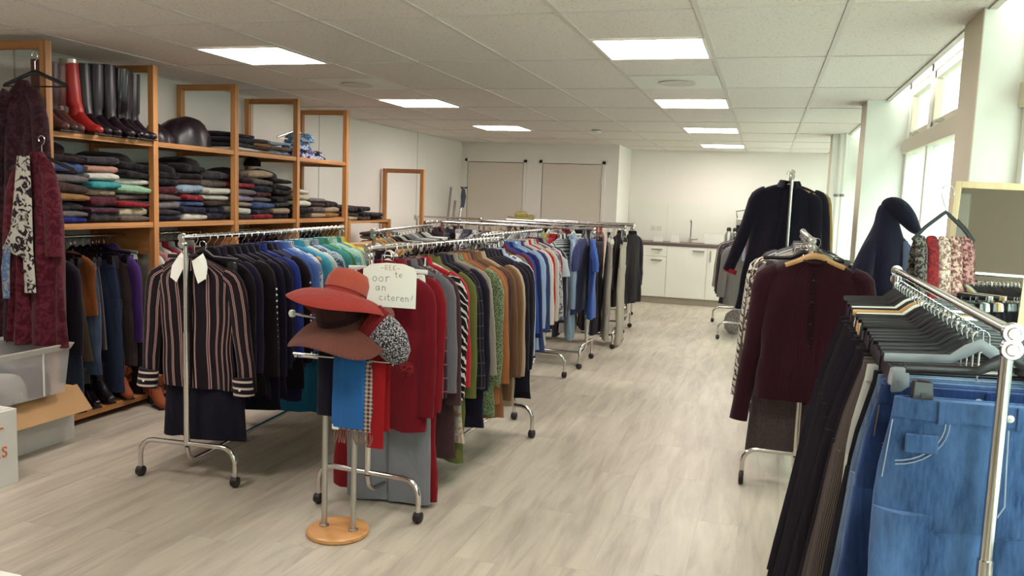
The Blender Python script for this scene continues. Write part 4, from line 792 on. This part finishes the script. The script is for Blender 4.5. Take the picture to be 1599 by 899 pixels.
hang_row((-4.17, 5.55, 1.13), (-4.17, 7.1, 1.13), [('top', c, n_) for c, n_ in (('#31202a', 'dark'), (BK, 'black'), ('#53283c', 'plum'), ('#2a2834', 'navy'), ('#6d6064', 'grey'), (BK, 'black'), ('#3a343c', 'charcoal'))], 'the rod below the far bays', 71, 'garments on the rod under the shelves')
for k, (yy, mat, lab) in enumerate(((3.98, LEATH, 'black ankle boot nearest the boxes on the bottom board'), (4.10, plain('patent', '#140c14', .15), 'shiny black ankle boot on the bottom board'), (4.22, LEATH, 'black ankle boot beside the rust boots'))): boot('ankle_boot', mat, (-4.08, yy, .071), -.4, .24, lab, group='boots on the bottom board', r=.045)
SUEDE = plain('rust_suede', '#8a4420', .85)
for k, (xx, yy, lab) in enumerate(((-4.04, 4.36, 'rust suede fringed boot standing on the bottom board'), (-3.86, 4.47, 'rust suede fringed boot slumped on the floor before the board'))):
    bt = boot('fringed_boot', SUEDE, (xx, yy, .071 if k == 0 else 0), -.5, .20, lab, group='fringed boots', r=.05)
    for q in range(10):
        a = 2*PI*q/10; MB().sweep([(.054*math.cos(a), .056*math.sin(a), .19), (.066*math.cos(a), .068*math.sin(a), .15), (.06*math.cos(a), .062*math.sin(a), .09)], [(.008,.002)]*3, 6, ref=(0,0,1)).build('fringe', SUEDE, bt)

# ------------------------------------------------------------------ boxes at the left
CARD = plain('cardboard', '#b78f62', .85, var=.15); BOXW = plain('white_board', '#c6c3bd', .7)
bx = thing('cardboard_box', 'white cardboard box with open brown flap under the plastic bin', 'box', (-4.22, 3.0, 0))
MB().box(0, .48, 0, .68, 0, .30).build('body', BOXW, bx, smooth=False, bevel=.003)
f = MB(); f.loft([[(.485,-.02,.315),(.489,-.02,.309),(.489,.70,.309),(.485,.70,.315)], [(.60,-.01,.19),(.604,-.01,.186),(.604,.69,.186),(.60,.69,.19)]]); f.build('flap', CARD, bx, smooth=False)
f = MB().box(0, .48, 0, .68, .302, .312).build('top_flap', CARD, bx, smooth=False)
PLB = glass('bin_plastic', '#f2f0f0', .30, .3)
bn = thing('plastic_bin', 'clear plastic storage bin full of crumpled cloths on the box', 'storage bin', (-4.17, 2.92, .314))
ring4 = lambda z, e: [(-e, -e, z), (.53+e, -e, z), (.53+e, .64+e, z), (-e, .64+e, z)]
MB().loft([ring4(0, -.02), ring4(.25, 0)], True, False).build('wall', PLB, bn, smooth=False)
rm = MB(); rm.loft([ring4(.24, .002), ring4(.27, .016), ring4(.275, .016), ring4(.275, .004), ring4(.245, -.002)], False, False); rm.build('rim', glass('bin_rim', '#e6e4e0', .6, .25), bn, smooth=False)
for y in (.18, .46): MB().box(.528, .534, y, y+.008, .01, .24).build('rib', glass('bin_rim2', '#f0eeea', .7, .3), bn, smooth=False)
for k, (x, y, c, ds) in enumerate(((.40, .12, '#b89a92', 'beige'), (.42, .30, '#c9c2be', 'white'), (.40, .48, '#6d5560', 'mauve'), (.22, .2, '#7c4038', 'brick red'), (.2, .45, '#55506a', 'blue-grey'))): heap('crumpled_cloth', -4.17+x, 2.92+y, .318, .10, .11, .15, fabric(c), 'crumpled %s cloth inside the clear plastic bin' % ds, 'cloth', 30+k)
wbx = thing('white_carton', 'white carton with orange lettering at the left edge', 'box', (-3.90, 2.45, 0))
MB().box(0, .48, 0, .57, 0, .37).build('body', plain('carton_white', '#d8d6d0', .6), wbx, smooth=False, bevel=.003)
fl = MB().box(.02, .46, .0, .56, .3705, .374); fl.build('top_flap', plain('carton_white', '#d8d6d0', .6), wbx, smooth=False)
ORNG = plain('orange_print', '#c9582c', .6)
def stroke(path, r, mat, name, parent, mtx):
    o = MB().sweep([(p[0], 0, p[1]) for p in path], r, 6, ref=(0,1,0)).build(name, mat, parent); o.matrix_local = mtx; return o
M1 = Matrix.Translation((.4805, .455, .15)) @ Matrix.Rotation(PI/2, 4, 'Z')
stroke([(.0, .045), (.008, .045), (.008, 0), (.0, 0), (.018, 0)], .0035, ORNG, 'lettering', wbx, M1)
stroke([(.052, .038), (.045, .046), (.034, .045), (.030, .036), (.036, .026), (.047, .021), (.052, .011), (.046, .001), (.034, 0), (.028, .008)], .004, ORNG, 'lettering', wbx, M1)
stroke([(.0, .0), (.012, .008), (.022, .003)], .004, ORNG, 'lettering', wbx, Matrix.Translation((.4805, .47, .285)) @ Matrix.Rotation(PI/2, 4, 'Z'))
tb = thing('table', 'white table corner at the bottom left of the view', 'table', (-1.85, .55, 0))
box('table_top', WHITE, (0, .5, 0, .645, .68, .70), tb, .004)
for x in (.03, .44):
    for y in (.03, .58): box('leg', WHITE, (x, x+.04, y, y+.04, 0, .68), tb)
o = box('yellow_leaflet', plain('yellow_paper', '#e2c62c', .7), (-1.62, -1.40, .95, 1.172, .7005, .7025)); tag(o, 'yellow leaflet lying on the white table corner', 'leaflet')

# ------------------------------------------------------------------ hat stand with hats and scarves, paper sign
SX, SY = -1.685, 3.06
hs = thing('hat_stand', 'silver hat and scarf stand with round wooden base', 'stand', (SX, SY, 0))
MB().lathe([(.001,.0),(.128,0),(.134,.006),(.134,.018),(.128,.024),(.001,.024)], 40).build('base', BWOOD, hs)
for x, h in ((-.068, .93), (.072, .86)):
    MB().cyl((x, 0, .024), (x, 0, h), .0125, 14).build('post', plain('satin_alu', '#b9b6b2', .32, .9), hs); MB().lathe([(.021,.024),(.021,.03),(.013,.034)], 16, (x, 0, 0)).build('collar_ring', STEEL, hs)
for z, y in ((.775, -.02), (.758, .02)):
    MB().cyl((-.215, y, z), (.235, y, z+.004), .006, 10).build('arm', CHROME, hs)
MB().lathe([(.001,-.011),(.008,-.009),(.011,0),(.008,.009),(.001,.011)], 12, (-.215, 0, .766)).build('arm_tip', CHROME, hs)
MB().lathe([(.001,-.017),(.012,-.013),(.017,0),(.012,.013),(.001,.017)], 14, (-.235, 0, .945)).build('knob', WHTPL, hs); MB().cyl((-.23, 0, .945), (-.068, 0, .93), .006, 8).build('knob_arm', CHROME, hs)
MB().lathe([(.001,.13),(.05,.12),(.08,.07),(.085,0)], 20, (.0, 0, .87)).build('head_form', WHTPL, hs)
def hat(name, mat, band, loc, rot, label, R, rc, hc, fz, crown_mat=None):
    prof = [(.001, hc), (rc*.45, hc*.99), (rc*.8, hc*.9), (rc*.97, hc*.6), (rc, .02)]
    brim = [(rc*1.03, .004)]+[(rc+(R-rc)*q/8, .0) for q in range(1, 9)]+[(R+.003, -.004)]+[(rc+(R-rc)*q/8, -.008) for q in range(8, 0, -1)]+[(rc*.98, -.004), (rc*.95, .03), (rc*.9, hc*.6), (rc*.6, hc*.85), (.001, hc*.9)]
    z = lambda r, a: fz(max(0, (r-rc)/(R-rc)), a) if r > rc else 0
    o = MB().lathe(brim, 48, fz=z).build(name, mat, None, angle=75); MB().lathe(prof, 36).build('crown', crown_mat or mat, o, angle=75)
    if band: MB().lathe([(rc*1.012, .006), (rc*1.012, .034)], 36).build('band', band, o)
    o.location = loc; o.rotation_euler = rot; return tag(o, label, 'hat')
hat('wide_brim_hat', fabric('#7c4a3e', 'knit'), fabric('#3c2022', 'rib'), (SX+.01, SY-.03, .935), (.22, -.17, .3), 'brown floppy wide-brimmed hat on the hat stand', .225, .093, .12,
    lambda t, a: -.05*t*t + t*(.03*math.sin(2*a+.4)+.025*math.sin(3*a+1.0)), fabric('#4a2a2a', 'knit'))
hat('felt_hat', fabric('#a8392f'), None, (SX+.012, SY+.0, 1.035), (-.30, .30, .5), 'orange-red felt hat with wide brim on top of the brown hat', .225, .092, .115,
    lambda t, a: -.075*t*t + .03*t*math.sin(2*a+2.6), fabric('#bf5a48'))
MB_ = MB().lathe([(.001,.07),(.05,.065),(.08,.03),(.088,0),(.08,-.006),(.07,.02),(.001,.05)], 28); o = MB_.build('checked_hat', fabric('#25202c', 'windowpane', '#a8a4a8'), None); o.location = (SX+.02, SY-.02, .84); tag(o, 'dark checked flat hat tucked below the brown hat', 'hat')
MB().lathe([(.088, .004), (.115, -.004), (.118, -.008), (.088, -.004)], 28).build('peak', fabric('#25202c', 'windowpane', '#a8a4a8'), o)
# beanie hanging on the right arm
bn_ = MB(); bn_.sweep([(-.06, 0, .075), (-.02, 0, .055), (.03, 0, .02), (.08, 0, -.03), (.105, 0, -.065)], [(.055,.09), (.06,.095), (.058,.09), (.042,.065), (.012,.02)], 24)
o = bn_.build('knit_beanie', fabric('#2c2830', 'marl', '#b9b4b8'), None, angle=75); o.location = (SX+.225, SY-.035, .85); o.rotation_euler = (0, .22, .1); o.scale = (.84, .84, .84); tag(o, 'black and white marled knit beanie with red pompom on the stand', 'beanie')
MB().sweep([(-.115, 0, .10), (-.055, 0, .073)], [(.058,.096), (.06,.098)], 24).build('rib_cuff', fabric('#8f1c22', 'rib'), o)
pp = MB(); rp = random.Random(9)
for q in range(260):
    d = Vector((rp.gauss(0,1), rp.gauss(0,1), rp.gauss(0,1))).normalized(); c = Vector((.125, 0, -.085)); pp.sweep([c+d*.008, c+d*rp.uniform(.034, .044)], [.006, .0045], 4)
pp.build('pompom', fabric('#8f1420'), o)
def scarf(name, mat, x0, x1, zt, zb, y, label, th=.008, fringe=None, zb2=None):
    b = MB(); hw = (x1-x0)/2; cx = (x0+x1)/2; zb2 = zb2 or zb+.06
    pts = [(cx, y-.03, zb), (cx, y-.029, zb+.1), (cx, y-.026, (zt+zb)/2), (cx, y-.022, zt-.05), (cx, y-.012, zt-.01), (cx, y, zt), (cx, y+.012, zt-.01), (cx, y+.022, zt-.05), (cx, y+.026, zb2)]
    b.sweep(pts, [(hw, th*.7)]+[(hw, th)]*7+[(hw, th*.7)], 18, ref=(1,0,0)); o = b.build(name, mat, None, angle=70); tag(o, label, 'scarf', 'scarves on the hat stand')
    if fringe:
        for q in range(int((x1-x0)/.011)):
            xx = x0+.006+q*.011; MB().sweep([(xx, y-.03, zb+.004), (xx+R_.uniform(-.006, .006), y-.034, zb-.03), (xx+R_.uniform(-.012, .012), y-.03, zb-.06)], .0026, 5).build('fringe', fringe, o)
    return o
ZT = .795
scarf('checked_scarf', fabric('#e0d2c4', 'check', '#5a1c26'), -1.695, -1.50, ZT-.002, .475, SY+.0, 'cream and burgundy checked scarf with fringe on the stand', .008, fabric('#9c7c70'))
bs = scarf('blue_scarf', fabric('#2f6fb8'), -1.695, -1.545, ZT+.012, .49, SY-.022, 'bright blue knitted scarf hanging from the hat stand', .012)
box('care_label', WHTPL, (-1.69, -1.66, SY-.056, -.001+SY-.052, .478, .50), bs)
scarf('red_scarf', fabric('#a8161e'), -1.545, -1.465, ZT+.004, .41, SY+.004, 'plain red scarf hanging beside the checked scarf', .010)
scarf('navy_scarf', fabric('#17142a'), -1.79, -1.70, ZT+.07, .52, SY+.02, 'dark navy scarf hanging behind the blue scarf', .016)
# sign
sg_ = thing('paper_sign', 'handwritten white paper sign hanging on the coat rack', 'sign', (-1.568, 3.285, .972), .06)
sb_ = MB(); q = [(-.13, 0), (.12, 0), (.122, .155), (.11, .18), (.06, .195), (-.02, .197), (-.09, .188), (-.13, .165)]
sb_.loft([[(x, -.001, z) for x, z in q], [(x, .001, z) for x, z in q]]); sb_.build('sheet', plain('paper', '#e9ede2', .8), sg_, smooth=False)
PENC = plain('pencil', '#77787a', .8); REDP = plain('red_pencil', '#b58a84', .8)
GL = {'o': [[(.5,.0),(.1,.2),(.05,.6),(.4,.95),(.8,.75),(.85,.3),(.5,0)]], 'r': [[(.2,1),(.2,0)], [(.2,.7),(.5,1),(.9,.95)]], 't': [[(.4,1.6),(.4,.2),(.6,0),(.9,.05)], [(.05,1),(.85,1.05)]], 'e': [[(.1,.5),(.85,.55),(.7,.95),(.3,.95),(.05,.5),(.3,0),(.9,.1)]], 'a': [[(.85,.9),(.4,1),(.05,.5),(.35,0),(.8,.4)], [(.85,1),(.9,0)]], 'n': [[(.15,1),(.15,0)], [(.15,.7),(.5,1),(.8,.8),(.85,0)]],
      'c': [[(.85,.9),(.3,.95),(.05,.45),(.35,0),(.9,.1)]], 'i': [[(.4,1),(.4,0)], [(.4,1.4),(.42,1.45)]], 'v': [[(.1,1),(.45,0),(.85,1)]], 's': [[(.8,.9),(.3,1),(.2,.6),(.7,.4),(.6,0),(.1,.05)]], 'l': [[(.4,1.7),(.4,0)]], 'g': [[(.8,.9),(.3,1),(.1,.5),(.4,.1),(.8,.5)], [(.85,1),(.8,-.5),(.2,-.6)]], '!': [[(.8,1.6),(.4,.4)], [(.3,.05),(.32,0)]], '-': [[(.1,.6),(.8,.62)]],
      'R': [[(.1,0),(.1,1.5),(.7,1.4),(.7,.9),(.1,.75),(.85,0)]], 'E': [[(.8,1.5),(.1,1.5),(.1,0),(.85,0)], [(.1,.75),(.6,.75)]], 'K': [[(.1,1.5),(.1,0)], [(.8,1.5),(.1,.7),(.85,0)]], ' ': []}
def write(txt, x, z, s, mat, dx=1.25):
    for ch in txt:
        for path in GL[ch]:
            o = MB().sweep([(x+p[0]*s, -.0018, z+p[1]*s) for p in path], .0011, 5).build('lettering', mat, sg_)
        x += s*(dx if ch not in 'il' else .8)
write('-REK-', -.045, .165, .0145, REDP, 1.3)
write('oor', -.085, .112, .024, PENC); write('te', .02, .135, .016, PENC)
write('an', -.07, .072, .02, PENC, 1.5)
write('citeren!', -.052, .03, .018, PENC, 1.2)

# ------------------------------------------------------------------ kitchen
KY = 12.25; KW = plain('kitchen_white', '#e4e4da', .35)
def handle(p, x0, x1, z0, z1): return box('handle', STEEL, (x0, x1, KY-.045, KY-.022, z0, z1), p)
units = [(-1.97, -1.37, 'drawer'), (-1.37, -.79, 'dishwasher'), (-.79, -.19, 'door'), (-.19, .41, 'door')]
for k, (x0, x1, kd) in enumerate(units):
    c = thing('base_cabinet', ['white kitchen cabinet with top drawer, at the left end', 'wide white kitchen cabinet front below the tap', 'white kitchen cabinet with upright handle below the coffee maker', 'white kitchen cabinet at the right end of the counter'][k], 'cabinet', (0, 0, 0), 0, 'kitchen cabinets')
    box('body', KW, (x0, x1, KY, YK-.012, .10, .865), c)
    box('plinth', plain('plinth', '#a39a8c', .5), (x0, x1, KY+.03, KY+.045, 0, .10), c)
    if kd == 'drawer':
        d = box('drawer', KW, (x0+.003, x1-.003, KY-.02, KY-.001, .705, .86), c, .002); handle(d, -1.60, -1.44, .80, .815)
        d = box('door', KW, (x0+.003, x1-.003, KY-.02, KY-.001, .105, .699), c, .002); handle(d, -1.60, -1.44, .64, .658)
    elif kd == 'dishwasher':
        d = box('door', KW, (x0+.003, x1-.003, KY-.02, KY-.001, .105, .86), c, .002); handle(d, -1.0, -.83, .80, .818)
    else:
        d = box('door', KW, (x0+.003, x1-.003, KY-.02, KY-.001, .105, .86), c, .002); handle(d, x0+.04, x0+.058, .66, .82)
o = box('worktop', plain('worktop', '#5d4c48', .4), (-2.0, .45, KY-.03, YK-.009, .866, .905), None, .003); tag(o, 'dark grey-brown kitchen worktop', 'worktop')
wk = bpy.data.objects['wall_kitchen']
for zz in range(2):
    for xx in range(5): box('wall_tile', plain('splash_tile', '#e3e2d8', .3), (-2.06+.6*xx, -2.06+.6*xx+.596, YK-.008, YK, .906+.296*zz, .906+.296*zz+.292), wk)
tp = thing('kitchen_tap', 'chrome kitchen tap with tall spout on the worktop', 'tap', (-1.08, 12.66, .906))
MB().sweep([(0,0,0), (0,0,.3), (0,-.03,.34), (0,-.1,.345), (0,-.13,.32)], .011, 10, ref=(1,0,0)).build('spout', CHROME, tp); MB().lathe([(.026,0),(.026,.07),(.012,.08)], 16).build('base', CHROME, tp); MB().cyl((.02,0,.05), (.11,-.01,.06), .01, 8).build('lever', CHROME, tp)
sk_ = thing('wall_socket', 'double white wall socket above the worktop', 'socket', (-1.63, YK-.009, 1.1)); box('plate', WHTPL, (-.08, .08, -.008, 0, -.04, .04), sk_, .003)
for x in (-.04, .04): MB().lathe([(.024,-.002),(.024,.004),(.018,.004),(.018,-.001),(.001,-.001)], 18).build('outlet', plain('outlet_grey', '#c4c2bb', .5), sk_).matrix_local = Matrix.Translation((x, -.009, 0)) @ Matrix.Rotation(PI/2, 4, 'X')
def carton(x, y, w_, d_, h_, label, mat, lid=True):
    t = thing('small_carton', label, 'box', (x, y, .906)); MB().box(0, w_, 0, d_, 0, h_).build('body', mat, t, smooth=False, bevel=.004)
    if lid: MB().box(-.003, w_+.003, -.003, d_+.003, h_, h_+.008).build('lid', WHTPL, t, smooth=False)
carton(-1.62, 12.5, .14, .12, .075, 'low white box on the worktop left of the tap', WHTPL); carton(-1.36, 12.5, .13, .12, .115, 'white cube box on the worktop beside the tap', WHTPL); carton(-.86, 12.5, .28, .2, .15, 'wide white box on the worktop right of the tap', WHTPL)
o = box('yellow_sponge', plain('sponge', '#d9c52e', .9), (-.60, -.50, 12.4, 12.47, .906, .935), None, .006); tag(o, 'yellow sponge on the worktop edge', 'sponge')
for k, x in enumerate((-.52, -.43)):
    t = thing('thermos_flask', 'steel thermos flask on the worktop, %s of two' % ('left' if k == 0 else 'right'), 'flask', (x, 12.55, .906), 0, 'flasks on the worktop')
    MB().lathe([(.001,0),(.045,0),(.045,.17),(.03,.20),(.03,.205)], 18).build('body', STEEL, t); MB().lathe([(.032,.205),(.034,.24),(.02,.26),(.001,.26)], 18).build('lid', BLKPL, t); MB().sweep([(.045,0,.05), (.08,0,.07), (.08,0,.15), (.045,0,.17)], .008, 8).build('handle', BLKPL, t)
cmk = thing('coffee_maker', 'black coffee maker with glass jug on the worktop', 'coffee maker', (-.33, 12.5, .906))
MB().box(-.09, .09, -.1, .1, 0, .04).build('base', BLKPL, cmk, smooth=False, bevel=.008); MB().box(-.09, .09, .02, .1, .04, .40).build('tank', BLKPL, cmk, smooth=False, bevel=.008); MB().box(-.09, .09, -.1, .1, .30, .40).build('head', STEEL, cmk, smooth=False, bevel=.01)
jg = MB().lathe([(.001,.042),(.06,.042),(.072,.1),(.05,.19),(.055,.2)], 20, (0,-.03,0)).build('jug', plain('jug_dark', '#2c2224', .1), cmk); MB().sweep([(-.055,-.03,.18), (-.11,-.03,.17), (-.11,-.03,.09), (-.07,-.03,.08)], .008, 8).build('jug_handle', BLKPL, jg)
MB().sweep([(-.08,0,.40), (-.1,0,.50), (.06,0,.53), (.08,0,.40)], .008, 8).build('carry_handle', BLKPL, cmk)
# cleaning poles in the far corner
for k, (x0, x1, y, h, mat, lab) in enumerate(((-4.35, -4.31, 10.85, 1.60, GREYTUBE, 'grey-brown broom pole leaning in the far corner, leftmost'), (-4.26, -4.22, 10.8, 1.41, GREYTUBE, 'shorter dark pole leaning in the far corner'), (-4.17, -4.21, 10.9, 1.60, STEEL, 'steel mop pole with grey cloth in the far corner'))):
    t = thing('cleaning_pole', lab, 'broom', (0, 0, 0), 0, 'cleaning poles in the corner'); MB().cyl((x1, y-.25, .03), (x0, y+.2, h), .016, 10).build('pole', mat, t); box('brush_head', BLKPL, (x1-.07, x1+.07, y-.29, y-.21, 0, .05), t, .01)
    if k == 2: MB().sweep([(x0, y+.17, h-.02), (x0+.02, y+.13, h-.12), (x0+.02, y+.11, h-.28)], [(.03,.02), (.06,.035), (.02,.02)], 12).build('mop_cloth', fabric('#5b6072'), t); MB().cyl((x0-.05, y+.2, h), (x0+.05, y+.2, h), .012, 8).build('grip', BLKPL, t)
hat('straw_hat', fabric('#a89a58', 'knit'), None, (-3.1, 10.42, 1.235), (.1, 0, 0), 'olive straw hat lying on the far crosswise rack', .18, .09, .07, lambda t, a: .02*t*math.sin(2*a))
bpy.context.view_layer.update()
